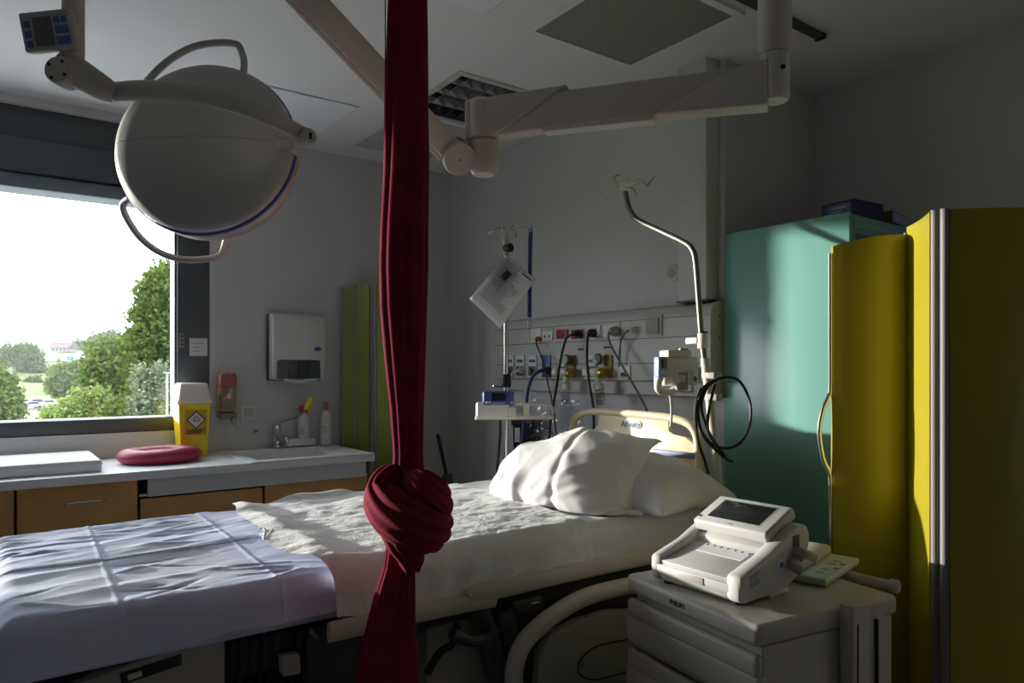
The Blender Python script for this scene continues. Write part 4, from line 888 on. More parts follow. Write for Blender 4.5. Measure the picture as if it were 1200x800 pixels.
# horizontal arm
ax = Vector((el.x-cl.x, el.y-cl.y, 0)); AL = ax.length; ax.normalize(); am = fr((cl.x, cl.y, 0), ax, (0, 0, 1))
z1a, z1b = D(880, 78, 1.77).z, D(880, 127, 1.77).z; z2a, z2b = D(600, 117, 2.0).z, D(600, 158, 2.0).z
def beam(u0, u1, za0, zb0, za1, zb1, hw, name, mt, bev=.008, parent=lamp, slant=(0, 0)):
    bm = B(); r = bmesh.ops.create_cube(bm, size=1)
    for v in r['verts']:
        t = v.co.x+.5; za, zb_ = za0+(za1-za0)*t, zb0+(zb1-zb0)*t
        tp_ = v.co.z > 0; v.co = Vector((u0+(u1-u0)*t+((slant[0] if t < .5 else slant[1]) if tp_ else 0), v.co.y*2*hw, za if tp_ else zb_))
    if bev: bmesh.ops.bevel(bm, geom=list(bm.edges), offset=bev, segments=3, affect='EDGES', profile=.5)
    bm.transform(am); return obj(name, bm, mt, parent)
zt0, zl0 = D(858, 86, 1.79).z, D(858, 131, 1.79).z; zt1, zl1 = D(575, 121, 2.01).z, D(575, 163, 2.01).z
arm = beam(.02, AL+.02, zt0+.004, zl0+.006, zt1, zl1, .026, 'horizontal_arm', 'armw')
f1 = (850-760)/(908-563)*.0+.30
sl1 = beam(.015, .29, zt0+.012, zl0-.004, zt0-.005, zl0-.004+.008, .033, 'arm_sleeve', 'armw', .005, slant=(0, -.19)); sl2 = beam(AL-.06, AL+.035, zt1+.010, zl1-.004+.006, zt1+.006, zl1-.006, .033, 'arm_sleeve', 'armw', .005, slant=(-.20, 0))
beam(.29, AL-.19, zl0+.008, zl0-.006, zl1+.008, zl1-.004, .022, 'arm_trim', 'armtrim', .003, arm)
# elbow
ze1 = D(563, 166, 2.02).z; ze0 = D(563, 207, 2.02).z
obj('elbow', lathe(B(), [(0, ze0+.0), (.03, ze0+.004), (.0425, ze0+.025), (.0425, ze1-.003), (.038, ze1)], 28, Matrix.Translation((D(567, 180, 2.02).x, D(567, 180, 2.02).y, 0))), 'armw', lamp)
obj('elbow', lathe(B(), [(.038, ze1+.002), (.0425, ze1+.006), (.0425, zt1), (.034, zt1+.010), (0, zt1+.012)], 28, Matrix.Translation((D(566, 150, 2.02).x, D(566, 150, 2.02).y, 0))), 'armw', lamp)
# spring arm to the lamp pillar
pt = D(92, -290, LAMPD); kc = D(538, 186, 1.985); sd = (pt-kc); SL = sd.length; sd.normalize()
tocam = (CP-kc).normalized(); side = (tocam-sd*tocam.dot(sd)).normalized(); sm_ = fr(kc, sd, side)
def sbox(u0, u1, v0, v1, w0, w1, name, mt, bev=.006, parent=lamp): return obj(name, box(B(), u0, u1, v0, v1, w0, w1, bev, 3, sm_), mt, parent)
vdir = (sm_.to_3x3() @ Vector((0, 1, 0))).z; vs_ = 1 if vdir > 0 else -1
spr = sbox(.0, SL, -.033, .033, -.05, -.004, 'spring_arm', 'armw')
sbox(.03, SL, *sorted((-vs_*.033, -vs_*.044)), -.045, -.010, 'underside_trim', 'armtrim', .003, spr)
knd = obj('knuckle', lathe(B(), [(0, -.055), (.046, -.055), (.046, .006), (.044, .010), (0, .010)], 36, sm_), 'armw', lamp)
obj('knuckle_band', lathe(B(), [(.0475, -.048), (.0475, -.012)], 36, sm_, False), 'darkgrey', knd); obj('knuckle_screw', lathe(B(), [(.0025, .009), (.0025, .0115)], 10, sm_), 'black', knd)
# pillar and lower joint
pj = D(86, 70, LAMPD); ptop = Vector((pj.x, pj.y, min(pt.z, ZC-.05)))
obj('pillar_head', lathe(B(), [(0, -.05), (.04, -.05), (.04, .04), (0, .04)], 28, fr(pt, sd, side)), 'armw', lamp)
obj('pillar', cyl(B(), pj, ptop, .0185, 20), 'armw', lamp)
ja, jb = D(70, 82, LAMPD-.005), D(134, 112, LAMPD+.02); jd = (jb-ja).normalized()
obj('lower_joint', tube(B(), [D(76, 78, LAMPD), D(95, 88, LAMPD), D(118, 102, LAMPD+.01), D(134, 110, LAMPD+.02)], [.030, .027, .024, .018], 20, 5), 'armw', lamp)
capm = fr(D(68, 82, LAMPD-.028), RT, -FW+RT*-.35)
jc = obj('joint_cap', lathe(B(), [(0, -.035), (.0245, -.035), (.0245, 0), (.0225, .003), (0, .003)], 28, capm), 'armw', lamp)
for k in range(4):
    a = math.pi/4+k*math.pi/2+.2; obj('cap_screw', lathe(B(), [(.003, .002), (.003, .0045)], 8, capm @ Matrix.Translation((.017*math.cos(a), .017*math.sin(a), 0))), 'black', jc)
# control pad
cm_ = fr(D(58, 37, LAMPD-.035), RT+UP*.10, -FW+UP*-.15)
S_ = (LAMPD-.035)/FPX
cpd = obj('control_pad', box(B(), -30*S_, 30*S_, -22*S_, 22*S_, -.012, .008, .004, 3, cm_), 'grey_pl', lamp)
def cbox(px0, px1, py0, py1, h, mt, name): return obj(name, box(B(), px0*S_, px1*S_, py0*S_, py1*S_, .006, h, .0008, 2, cm_), mt, cpd)
M['lcd'] = mat('grey_lcd', (.16, .165, .15), .3)
cbox(-15, 7, -17, 15, .0092, 'lcd', 'display')
M['padblue'] = mat('pad_button_blue', (.10, .16, .42), .4)
for y in (8, -3, -14): cbox(-26, -18, y-3.5, y+4, .0095, 'padblue', 'button')
for x in (10, 18.5): cbox(x, x+7, 7, 14, .0095, 'padblue', 'button')
cbox(10, 26, -5, 4, .0095, 'padblue', 'button'); cbox(10, 26, -17, -8, .0095, 'padblue', 'button')
# lamp head
ld_ = 1.47; lc = D(243, 176, ld_); R_ = 103*ld_/FPX
bk = (RT*-.26+UP*.16-FW*.92).normalized(); hm_ = fr(lc, RT, bk)
def head(prof, name, mt, parent=lamp, capped=True, seg=72): return obj(name, lathe(B(), [(r*R_, h*R_) for r, h in prof], seg, hm_, capped), mt, parent)
dome = head([(1.0, .0), (1.0, .06), (.995, .10), (.965, .155), (.90, .20), (.70, .26), (.46, .30), (.24, .32), (0, .33)], 'dome', 'lampw')
head([(1.005, -.035), (1.02, -.02), (1.02, .015), (1.005, .03)], 'rim', 'bluerim', dome, False)
head([(0, -.34), (.92, -.34), (.985, -.26), (1.0, -.04), (.99, .0)], 'front_cover', 'rosecover')
# horizontal seam and pivot boss
sp = []
for t in np.linspace(-1.0, 1.0, 30):
    x = t; r = abs(t); h = np.interp(r, [0, .24, .46, .70, .90, .965, .995, 1.0], [.33, .32, .30, .26, .20, .155, .10, .03]); sp.append(hm_ @ Vector((x*R_, -.02*R_*0, h*R_+.0004)))
obj('seam', tube(B(), sp, .0012, 6), 'grey_pl', dome)
bsd = D(334, 173, ld_-.02); obj('pivot_boss', box(B(), -.030, .022, -.012, .014, -.03, .02, .006, 3, fr(bsd, RT+UP*.05, -FW)), 'lampw', dome)
# yoke
ypts = [(136, 107.5, 1.325), (165, 106, 1.30), (200, 107, 1.285), (240, 112, 1.28), (280, 122, 1.285), (320, 139, 1.31), (345, 152, 1.34), (362, 161, 1.37)]
yk = obj('yoke', tube(B(), [D(*p) for p in ypts], [.0185, .019, .019, .0185, .018, .017, .016, .015], 16, 6, flat=(1, .55), upv=(0, 0, 1)), 'armw', lamp)
pm = fr(D(362, 160, 1.345), UP, -FW+RT*.9)
pv = obj('yoke_pivot', lathe(B(), [(0, -.03), (.0155, -.03), (.0155, .002), (.013, .006), (0, .006)], 24, pm), 'armw', yk)
obj('pivot_slot', box(B(), -.006, .006, -.003, .003, .005, .007, mx=pm), 'black', pv)
tube(bm := B(), [D(*p) for p in ((172, 96, 1.50), (185, 82, 1.51), (205, 66, 1.52), (230, 54, 1.53), (258, 50, 1.54), (277, 52, 1.55), (282, 58, 1.55), (286, 72, 1.54), (285, 90, 1.52))], .0075, 12, 5); obj('grab_handle', bm, 'lampw', lamp)
tube(bm := B(), [D(*p) for p in ((152, 232, 1.47), (144, 240, 1.49), (149, 256, 1.50), (165, 279, 1.51), (188, 296, 1.52), (215, 304, 1.53), (245, 303, 1.54), (259, 298, 1.55), (264, 285, 1.55), (266, 272, 1.54))], .0072, 12, 5); obj('grab_handle', bm, 'lampw', lamp)
kb = D(343, 196, 1.50); kh = obj('small_knob', lathe(B(), [(0, -.012), (.012, -.012), (.012, .010), (.006, .016), (0, .016)], 16, fr(kb, UP, RT+FW*-.4)), 'rosecover', lamp)
for k in range(4): obj('knob_ridge', box(B(), -.012, .012, -.002, .002, -.002, .004, .001, 2, fr(D(337.5+3.6*k, 195.5+1.6*k, 1.484), UP+RT*.3, -FW)), 'headp', kh)

# ================================================================== bed-head supply rail
RF = 2.36; RX0, RX1 = -3.385, -1.855
rail = thing('supply_rail', 'pale medical supply panel running along the head wall', 'supply panel', ((RX0+RX1)/2, 2.4, 1.225))
prof = [(YH, 1.622), (YH-.025, 1.622), (RF+.022, 1.610), (RF+.006, 1.590), (RF, 1.565), (RF, 1.292), (RF+.03, 1.285), (RF+.03, 1.228), (YH, 1.225)]
bm = B(); prism(bm, prof, RX1-RX0-.004, fr((RX0, 0, 0), (0, 1, 0), (1, 0, 0))); obj('housing', bm, 'trunkp' if 'trunkp' in M else 'grey_pl', rail, smooth=30)
bm = B(); prism(bm, [(y-.003 if y < 2.44 else y, z+(.003 if z > 1.6 else 0)) for y, z in prof], .006, fr((RX1-.004, 0, 0), (0, 1, 0), (1, 0, 0))); ec = obj('end_cap', bm, 'beige', rail, smooth=30)
for z in (1.56, 1.47, 1.32): obj('screw', cyl(B(), (RX1+.001, YH-.03, z), (RX1+.004, YH-.03, z), .004, 8), 'black', ec)
for z in (1.563, 1.479, 1.368): obj('seam_strip', box(B(), RX0, RX1-.005, RF-.0012, RF+.002, z-.0015, z+.0015), 'darkgrey', rail, smooth=0)
obj('joint_strip', box(B(), -2.367, -2.363, RF-.0012, RF+.002, 1.368, 1.563), 'darkgrey', rail, smooth=0)
for x0, x1, z in ((RX0+.01, -2.37, 1.521), (-2.36, RX1-.01, 1.521)): pass
def plate(px, py, wpx, hpx, mt, name='socket_plate', th=.008, parent=rail):
    a, b = oY(px-wpx/2, py-hpx/2, RF), oY(px+wpx/2, py+hpx/2, RF); zc_ = oY(px, py, RF).z; hh = abs(a.z-b.z)/2
    hh = hpx/2*(oY(px, py, RF)-CP).dot(FW)/FPX
    return obj(name, box(B(), a.x, b.x, RF-th, RF+.004, zc_-hh, zc_+hh, .002, 2), mt, parent), Vector(((a.x+b.x)/2, RF-th, zc_)), (b.x-a.x)/2, hh
plate(629, 393, 12, 17, 'white_pl'); s, c, hw, hh = plate(642.5, 391.5, 12, 15, 'white_pl')
for dx in (-.018, .018): obj('slot', box(B(), c.x+dx-.005, c.x+dx+.005, c.y-.001, c.y+.002, c.z-.02, c.z-.004), 'black', s, smooth=0)
obj('label', box(B(), c.x-.04, c.x+.04, c.y-.001, c.y+.002, c.z+.015, c.z+.03), 'grey_pl', s, smooth=0)
for px in (659.5, 677):
    s, c, hw, hh = plate(px, 391.3, 13, 10.5, 'redsock'); obj('socket_well', lathe(B(), [(.0, -.001), (.017, -.001), (.019, .0015), (.017, .003)], 20, fr((c.x, c.y-.0005, c.z), (1, 0, 0), (0, -1, 0))), 'redsock', s)
s, c, hw, hh = plate(700, 387.5, 9, 12, 'white_pl')
for dz in (-.008, .012): obj('slot', box(B(), c.x-.005, c.x+.006, c.y-.001, c.y+.002, c.z+dz-.003, c.z+dz+.003), 'black', s, smooth=0)
plate(715, 388, 14, 13, 'white_pl'); plate(741, 386.5, 13, 8, 'beige')
s, c, hw, hh = plate(767, 381.5, 19, 24, 'grey_pl'); obj('grey_insert', box(B(), c.x-hw*.8, c.x+hw*.75, c.y-.008, c.y+.002, c.z-hh*.78, c.z+hh*.8, .003), 'taupe', s)
s, c, hw, hh = plate(733, 435.5, 13, 15, 'white_pl'); obj('brown_flap', box(B(), c.x-hw*.6, c.x+hw*.55, c.y-.004, c.y+.002, c.z-hh*.75, c.z-hh*.1, .002), 'brownc', s)
obj('small_sign', box(B(), -2.66, -2.62, RF-.002, RF+.002, 1.435, 1.445), 'ink', rail, smooth=0); obj('small_sign', box(B(), -2.475, -2.43, RF-.002, RF+.002, 1.44, 1.45), 'bluehose', rail, smooth=0)
for px, mt in ((598, 'grey_pl'), (610.5, 'grey_pl'), (625, 'grey_pl'), (641, 'bluep'), (660, 'grey_pl'), (670, 'yellowp'), (695, 'grey_pl'), (713.5, 'yellowp')):
    s, c, hw, hh = plate(px, 429, 9.5, 26, mt if mt in ('bluep', 'yellowp') else 'apron', 'gas_outlet')
    obj('dark_well', box(B(), c.x-hw*.85, c.x+hw*.85, c.y-.002, c.y+.002, c.z-hh*.85, c.z+hh*.0, .001), 'bluehose' if mt == 'bluep' else ('yellowp' if mt == 'yellowp' else 'darkgrey'), s)
    obj('label', box(B(), c.x-hw*.7, c.x+hw*.7, c.y-.002, c.y+.002, c.z+hh*.35, c.z+hh*.6), 'darkgrey' if mt == 'grey_pl' else mt, s, smooth=0)
    obj('valve', lathe(B(), [(.012, 0), (.012, .010), (.008, .014), (0, .014)], 16, fr((c.x, c.y-.001, c.z-hh*.42), (1, 0, 0), (0, -1, 0))), 'darkgrey', s)
def cable(pts, r, mt, label, name='cable', plug=None, cat='cable', group='cables on the supply rail'):
    """pts: (px, py, Y)"""
    P = [oY(x, y, Y) for x, y, Y in pts]
    t = thing(name, label, cat, tuple(P[-1]), 0, group); obj('cord', tube(B(), P, r, 8, 6), mt, t)
    if plug:
        pmt, pr_, plen = plug; a = P[0]; obj('plug', lathe(B(), [(pr_*.9, -.004), (pr_, .002), (pr_*.95, plen*.6), (pr_*.5, plen), (0, plen)], 18, fr((a.x, RF-.006, a.z), (1, 0, 0), (0, -1, 0))), pmt, t)
    return t
cable([(674, 391, RF-.035), (668, 393, 2.30), (663, 398, 2.29), (657.5, 419, 2.27), (654, 441, 2.27), (650, 466, 2.27), (645, 497, 2.27), (643, 530, 2.27)], .006, 'rubber', 'black cable from the right red socket falling behind the bed', plug=('black', .018, .04))
cable([(691, 390, RF-.035), (688.5, 397, 2.30), (688, 425, 2.27), (691, 452, 2.27), (695, 477, 2.27), (696, 510, 2.27)], .0065, 'rubber', 'black cable hanging straight down from the round black plug', plug=('black', .021, .04))
cable([(717, 388, RF-.035), (713, 392, 2.30), (716, 405, 2.29), (734, 437, 2.28), (748, 461, 2.28), (758, 481, 2.28), (765, 510, 2.28)], .0055, 'greyc', 'grey cable slanting right from the grey round plug', plug=('taupe', .022, .045))
cable([(742, 386, RF-.02), (735, 388, 2.32), (729, 396, 2.32), (726, 410, 2.33), (725, 430, 2.335)], .004, 'greyc', 'thin pale cable curving from the small beige jack', plug=('beige', .012, .03))
cable([(628.5, 397, RF-.03), (629, 404, 2.31), (635, 420, 2.30), (641, 445, 2.29), (648, 475, 2.28), (652, 510, 2.28)], .0042, 'brownc', 'brown cable from the orange plug at the left of the rail', plug=('amber', .014, .03))
cable([(641, 434, RF-.02), (634, 434, 2.30), (625, 440, 2.28), (619, 455, 2.27), (616, 480, 2.26), (612, 515, 2.25), (609, 560, 2.24)], .009, 'bluehose', 'thick blue hose bending down from the blue gas outlet', 'gas_hose', ('bluehose', .018, .04), 'hose')
cable([(610, 434, RF-.02), (604, 435, 2.31), (599, 441, 2.29), (597, 455, 2.28)], .007, 'whitec', 'short white hose on the gas outlet next to the drip stand', 'gas_hose', ('white_pl', .018, .035), 'hose')
def flowmeter(px, lean, label):
    c = oY(px, 436, RF-.04); t = thing('flowmeter', label, 'flowmeter', (c.x, c.y, c.z-.12), 0, 'flowmeters on the supply rail')
    obj('connector', cyl(B(), (c.x+.045, RF-.007, c.z), (c.x+.045, c.y, c.z), .016), 'brass', t)
    kb_ = obj('knob', lathe(B(), [(0, 0), (.024, 0), (.026, .006), (.026, .03), (.02, .036)], 24, fr((c.x-.03, c.y-.012, c.z), (0, 1, 0), (-.85, -.5, 0))), 'cream', t); obj('knob_centre', lathe(B(), [(0, .033), (.012, .036), (.012, .04), (0, .04)], 16, fr((c.x-.03, c.y-.012, c.z), (0, 1, 0), (-.85, -.5, 0))), 'headp', kb_)
    obj('body', tube(B(), [(c.x-.035, c.y-.005, c.z), (c.x+.05, c.y, c.z)], .02, 16), 'cream', t)
    obj('ring', cyl(B(), (c.x+.035, c.y-.004, c.z-.004), (c.x+.055, c.y-.004, c.z-.004), .025), 'brass', t)
    g = obj('gauge', lathe(B(), [(0, 0), (.027, 0), (.027, .016), (.023, .02)], 28, fr((c.x+.004, c.y+.012, c.z+.062), (1, 0, 0), (-.25, -1, 0))), 'steel', t)
    obj('gauge_face', lathe(B(), [(0, .017), (.022, .0175), (.022, .019), (0, .019)], 28, fr((c.x+.004, c.y+.012, c.z+.062), (1, 0, 0), (-.25, -1, 0))), 'white_pl', g)
    obj('needle', box(B(), -.001, .001, -.004, .016, .019, .0205, mx=fr((c.x+.004, c.y+.012, c.z+.062), (.7, 0, .7), (-.25, -1, 0))), 'black', g, smooth=0)
    a = Vector((c.x+.012, c.y-.006, c.z-.02)); d = Vector((lean, 0, -1)).normalized(); bmx = fr(a, (0, 1, 0), d)
    obj('neck', lathe(B(), [(.012, 0), (.012, .03), (.024, .034), (.026, .062), (.022, .066)], 20, bmx), 'cream', t)
    obj('bottle', lathe(B(), [(.02, .064), (.021, .07), (.0205, .125), (.017, .135), (0, .136)], 20, bmx, False), 'clear', t)
    for k in range(4): obj('mark', lathe(B(), [(.0212, .078+.012*k), (.0212, .080+.012*k)], 20, bmx, False), 'inkgrey', t)
flowmeter(662, .03, 'left flowmeter with upright humidifier bottle'); flowmeter(699, .22, 'right flowmeter whose bottle leans to the right')
# suction equipment under the rail
t = thing('suction_unit', 'dark suction jar with grey label below the supply rail', 'suction jar', tuple(oY(612, 560, 2.33)))
for nm, pts, mt, th in (('jar', [(600, 497), (622, 497), (620, 535), (601, 535)], 'smoke', .07), ('label', [(603, 501), (609, 501), (609, 518), (603, 518)], 'grey_pl', .003), ('lid', [(599, 492), (623, 492), (623, 498), (599, 498)], 'black', .075)):
    q = [oY(x, y, 2.34) for x, y in pts]; bm = B(); prism(bm, [(p.x, p.z) for p in q], th, fr((0, 2.415 if nm != 'label' else 2.343, 0), (1, 0, 0), (0, -1, 0)), .002); obj(nm, bm, mt, t)
tube(bm := B(), [oY(x, y, Y) for x, y, Y in ((623, 512, 2.33), (632, 506, 2.31), (642, 504, 2.31), (650, 512, 2.32), (655, 530, 2.32))], .009, 10, 6); obj('tubing', bm, 'clear', t)
bm = B(); V = []
for i in range(30):
    for j in range(24):
        u, v = i/29, j/23; p = oY(628+58*u, 468+50*v, 2.33); V.append((p.x, p.y-.02+.03*float(vnoise(u*5, v*4, 3))+.012*float(vnoise(u*13, v*11, 5)), p.z))
tag(obj('plastic_bag', grid_bm(np.array(V), 30, 24), 'bag', smooth=180), 'crumpled clear plastic bag hanging below the supply rail', 'plastic bag')
p = oY(789, 320, YH); wp = thing('wall_outlet', 'round white plate on the head wall near the duct', 'wall plate', (p.x, YH, p.z-.04))
obj('plate', lathe(B(), [(.038, 0), (.038, .006), (.03, .012), (.022, .013)], 28, fr(p, (1, 0, 0), (0, -1, 0))), 'wall', wp); obj('centre', lathe(B(), [(0, .008), (.025, .010), (.025, .014), (0, .015)], 28, fr(p, (1, 0, 0), (0, -1, 0))), 'taupe', wp)

# ================================================================== drip stand left of the bed
SD = 3.2; sb_ = D(593, 500, SD); SX, SY = sb_.x, sb_.y
def sp3(x, y, dd=0.): return D(x, y, SD+dd)
iv = thing('drip_stand', 'slim chrome drip stand on the far side of the bed', 'drip stand', (SX, SY, 0))
obj('pole', tube(B(), [(SX, SY, .08), (SX, SY, sp3(594, 300).z)], .011, 14), 'chrome', iv); ztp = sp3(595, 268).z
obj('upper_pole', tube(B(), [(SX, SY, sp3(594, 300).z), (SX, SY, ztp)], .014, 12), 'beige', iv)
for k in range(5):
    a = k*2*math.pi/5+.3; d = Vector((math.cos(a), math.sin(a), 0)); ft = Vector((SX, SY, 0))+d*.27
    if ft.x > BX0+.03 and ft.y < 2.05 and False: continue
    obj('leg', tube(B(), [(SX, SY, .10), (SX+d.x*.13, SY+d.y*.13, .085), (ft.x, ft.y, .065)], .012, 8, 4), 'chrome', iv); obj('castor', lathe(B(), [(.03, -.01), (.03, .01)], 14, fr((ft.x, ft.y, .03), d, d.cross(Vector((0, 0, 1))))), 'tyre', iv)
for pts in (((594, 266), (585, 267), (577, 271), (572, 276), (574, 272)), ((595, 266), (604, 264), (616, 264), (622, 263), (624, 267), (621, 271)), ((595, 266), (600, 268), (604, 273), (605, 277), (602, 276)), ((595, 266), (589, 268), (588, 276), (589, 287))):
    obj('hook', tube(B(), [sp3(x, y, .04*math.sin(x)) if i else Vector((SX, SY, ztp)) for i, (x, y) in enumerate(pts)], .0042, 8, 4), 'chrome', iv)
obj('lock_collar', lathe(B(), [(.02, -.03), (.022, -.02), (.022, .02), (.02, .03)], 16, Matrix.Translation((SX, SY, sp3(594, 446).z))), 'black', iv)
kz = sp3(592, 545).z; obj('clamp', box(B(), SX-.02, SX+.02, SY-.02, SY+.02, kz-.03, kz+.03, .004), 'steel', iv)
q = RT*.045; obj('clamp_knob', lathe(B(), [(0, 0), (.038, 0), (.042, .008), (.042, .022), (.034, .03), (0, .03)], 24, fr((SX+q.x, SY+q.y, kz), UP, -FW)), 'black', iv)
z_ = sp3(596, 291).z; obj('pole_knob', lathe(B(), [(0, 0), (.02, 0), (.02, .03), (0, .03)], 14, fr((SX, SY, z_), UP, RT-FW)), 'black', iv)
# papers
def sheet(pts, dd, mt, name, label, cat, group=None, lines=None):
    t = thing(name, label, cat, tuple(sp3(pts[2][0], pts[2][1], dd)), 0, group); bm = B(); n = 12; V = []
    P = [sp3(x, y, dd) for x, y in pts]
    for i in range(n+1):
        for j in range(n+1):
            u, v = i/n, j/n; p = P[0]*(1-u)*(1-v)+P[1]*u*(1-v)+P[2]*u*v+P[3]*(1-u)*v; V.append(p-FW*(.012*math.sin(u*3)*math.sin(v*3.1)))
    g_ = grid_bm(np.array([v[:] for v in V]), n+1, n+1); o = obj('sheet', g_, mt, t, smooth=180); md = o.modifiers.new('thickness', 'SOLIDIFY'); md.thickness = .0012
    def pt(u, v): p = P[0]*(1-u)*(1-v)+P[1]*u*(1-v)+P[2]*u*v+P[3]*(1-u)*v; return p-FW*(.012*math.sin(u*3)*math.sin(v*3.1)+.003)
    for (u0, u1, v, th, m_) in lines or []:
        bm = B(); k = 7; A_ = [bm.verts.new(pt(u0+(u1-u0)*i/k, v-th)) for i in range(k+1)]; B_2 = [bm.verts.new(pt(u0+(u1-u0)*i/k, v+th)) for i in range(k+1)]
        for i in range(k): bm.faces.new((A_[i], A_[i+1], B_2[i+1], B_2[i]))
        obj('text_line', bm, m_, t, smooth=0)
    return t
rl = random.Random(4)
sheet([(594, 299), (628, 327), (586, 385), (550, 350)], -.03, 'paper', 'printed_sheet', 'large printed paper sheet hanging askew on the drip stand', 'paper', None, [(.62, .92, .07, .012, 'ink')]+[(.12, .55+.35*rl.random(), .16+.036*k, .006, 'inkgrey' if k != 5 else 'ink') for k in range(19)])
sheet([(589, 298), (609, 317), (583, 342), (569, 317)], -.055, 'bag', 'document_sleeve', 'small clear sleeve with a labelled card over the large sheet', 'document sleeve', None, [(.1, .55, .25+.09*k, .012, 'inkgrey') for k in range(6)]+[(.62, .9, .42, .14, 'navy'), (.62, .9, .60, .03, 'redsock')])
st = thing('lanyard', 'blue strap with clip hanging from a drip stand hook', 'strap', tuple(sp3(621, 397)))
obj('strap', tube(B(), [sp3(622, 268, .02), sp3(621.5, 285, .02), sp3(621, 320, .02), sp3(620.5, 372, .02)], .009, 8, 4, flat=(1, .25), upv=tuple(RT)), 'bluehose', st)
obj('buckle', box(B(), -.008, .008, -.012, .012, -.004, .004, .002, 2, fr(sp3(620.5, 362, .015), RT, -FW)), 'black', st)
for k in range(3): obj('chain_link', tube(B(), [sp3(620.5, 372+k*6, .02)+RT*(.006*math.cos(a))+UP*(.011*math.sin(a)) for a in np.linspace(0, 2*math.pi, 13)], .0016, 6), 'chrome', st)
obj('clip', tube(B(), [sp3(620, 390, .02), sp3(619, 395, .02), sp3(622, 398, .02)], .005, 8, 3), 'white_pl', st)

# syringe pump on the drip stand (px box 557-648 x 458-492)
PD = SD-.07; ps = PD/FPX; pmx = fr(D(602, 476, PD), RT+FW*.12, -FW+UP*.12)
sy_ = thing('syringe_pump', 'white syringe pump with blue display on the drip stand', 'syringe pump', tuple(D(602, 492, PD)))
def pb_(x0, x1, y0, y1, w0, w1, name, mt, bev=.004, parent=sy_): return obj(name, box(B(), (x0-602)*ps, (x1-602)*ps, (476-y1)*ps, (476-y0)*ps, w0, w1, bev, 3, pmx), mt, parent)
pb_(558, 598, 471, 489, -.04, .04, 'body', 'white_pl', .008); pb_(557, 648, 487.5, 491.5, -.03, .035, 'tray', 'cream', .003)
dp = pb_(565.5, 601, 459, 475, -.03, .046, 'display_unit', 'bluep', .006); pb_(575, 592, 461.5, 470.5, .045, .048, 'screen', 'screen', .0008, dp)
for x in (568, 571.5): pb_(x, x+2.4, 471, 473, .045, .049, 'button', 'white_pl', .0006, dp)
for x in range(5): pb_(576+x*3, 578+x*3, 472, 474, .045, .049, 'button', 'skyp', .0006, dp)
pb_(594, 596.5, 471, 473.5, .045, .049, 'button', 'redcap', .0006, dp); pb_(597.5, 599.5, 471, 473.5, .045, .049, 'button', 'white_pl', .0006, dp)
for nm, pts in (('syringe_frame', ((601, 473), (640, 475), (646, 477), (647.5, 483), (646.5, 489))),): obj(nm, tube(B(), [pmx @ Vector(((x-602)*ps, (476-y)*ps, .02)) for x, y in pts], .0055, 8, 4), 'cream', sy_)
pb_(602, 614, 477, 483, .0, .022, 'syringe_barrel', 'clear', .004); pb_(612, 619, 474, 488, -.005, .034, 'plunger_clamp', 'cream', .003); pb_(594, 603, 478, 490, .03, .05, 'door_latch', 'white_pl', .003)
tube(bm := B(), [D(578, 452, PD), D(585, 453, PD+.02), D(594, 453, PD+.05)], .004, 8, 3); obj('bracket_wire', bm, 'steel', sy_)
tube(bm := B(), [D(586, 492, PD+.02), D(586, 510, PD+.03), D(584, 535, PD+.05), D(582, 560, PD+.05), D(580, 600, PD+.05)], .006, 8, 4); obj('power_cord', bm, 'rubber', sy_)

# ================================================================== drip pole at the bed head
QY = 2.10
ip = thing('drip_pole', 'bent steel drip pole fixed to the head end of the bed', 'drip pole', tuple(oY(842, 560, QY)))
def qp(x, y, Y=QY): return oY(x, y, Y)
obj('lower_tube', tube(B(), [qp(847, 640), qp(840, 545), qp(832, 470), qp(826, 420)], .0165, 14), 'beige', ip)
obj('tube', tube(B(), [qp(826, 425), qp(822, 392), qp(818, 340), qp(815, 305), qp(811, 292), qp(802, 284), qp(775, 271), qp(752, 260), qp(742, 252), qp(736, 240), qp(733, 225)], .0108, 14, 5), 'steel', ip)
obj('collar', lathe(B(), [(.019, -.028), (.019, .024), (.016, .028)], 18, fr(qp(823.5, 399), (1, 0, 0), qp(822, 390)-qp(826, 420))), 'cream', ip); obj('collar_ring', lathe(B(), [(.0185, .027), (.0185, .033)], 18, fr(qp(823.5, 399), (1, 0, 0), qp(822, 390)-qp(826, 420))), 'black', ip)
obj('locking_lever', box(B(), -.055, 0, -.02, -.006, -.012, .012, .004, 3, Matrix.Translation(qp(821, 399))), 'cream', ip)
ht = qp(732, 218); obj('hook_hub', box(B(), -.022, .022, -.02, .02, -.02, .022, .005, 3, Matrix.Translation(ht) @ Matrix.Rotation(.6, 4, 'Z')), 'cream', ip)
for pts in (((731, 218), (724, 221), (716, 224), (708, 229), (703, 227), (698, 220)), ((735, 218), (744, 214), (752, 212), (758, 217), (763, 211), (767, 206)), ((731, 216), (723, 214), (719, 210), (721, 206), (725, 205)), ((734, 220), (741, 223), (744, 226), (745, 229))):
    obj('hook', tube(B(), [qp(x, y, QY-.03*math.sin(i)) for i, (x, y) in enumerate(pts)], [.010, .009, .006, .0045, .004, .003][:len(pts)], 10, 4), 'beige', ip)
for y0_ in (440, 465): obj('pole_clip', box(B(), -.02, .05, -.016, .016, -.012, .012, .004, 3, Matrix.Translation(qp(830, y0_))), 'taupe', ip)
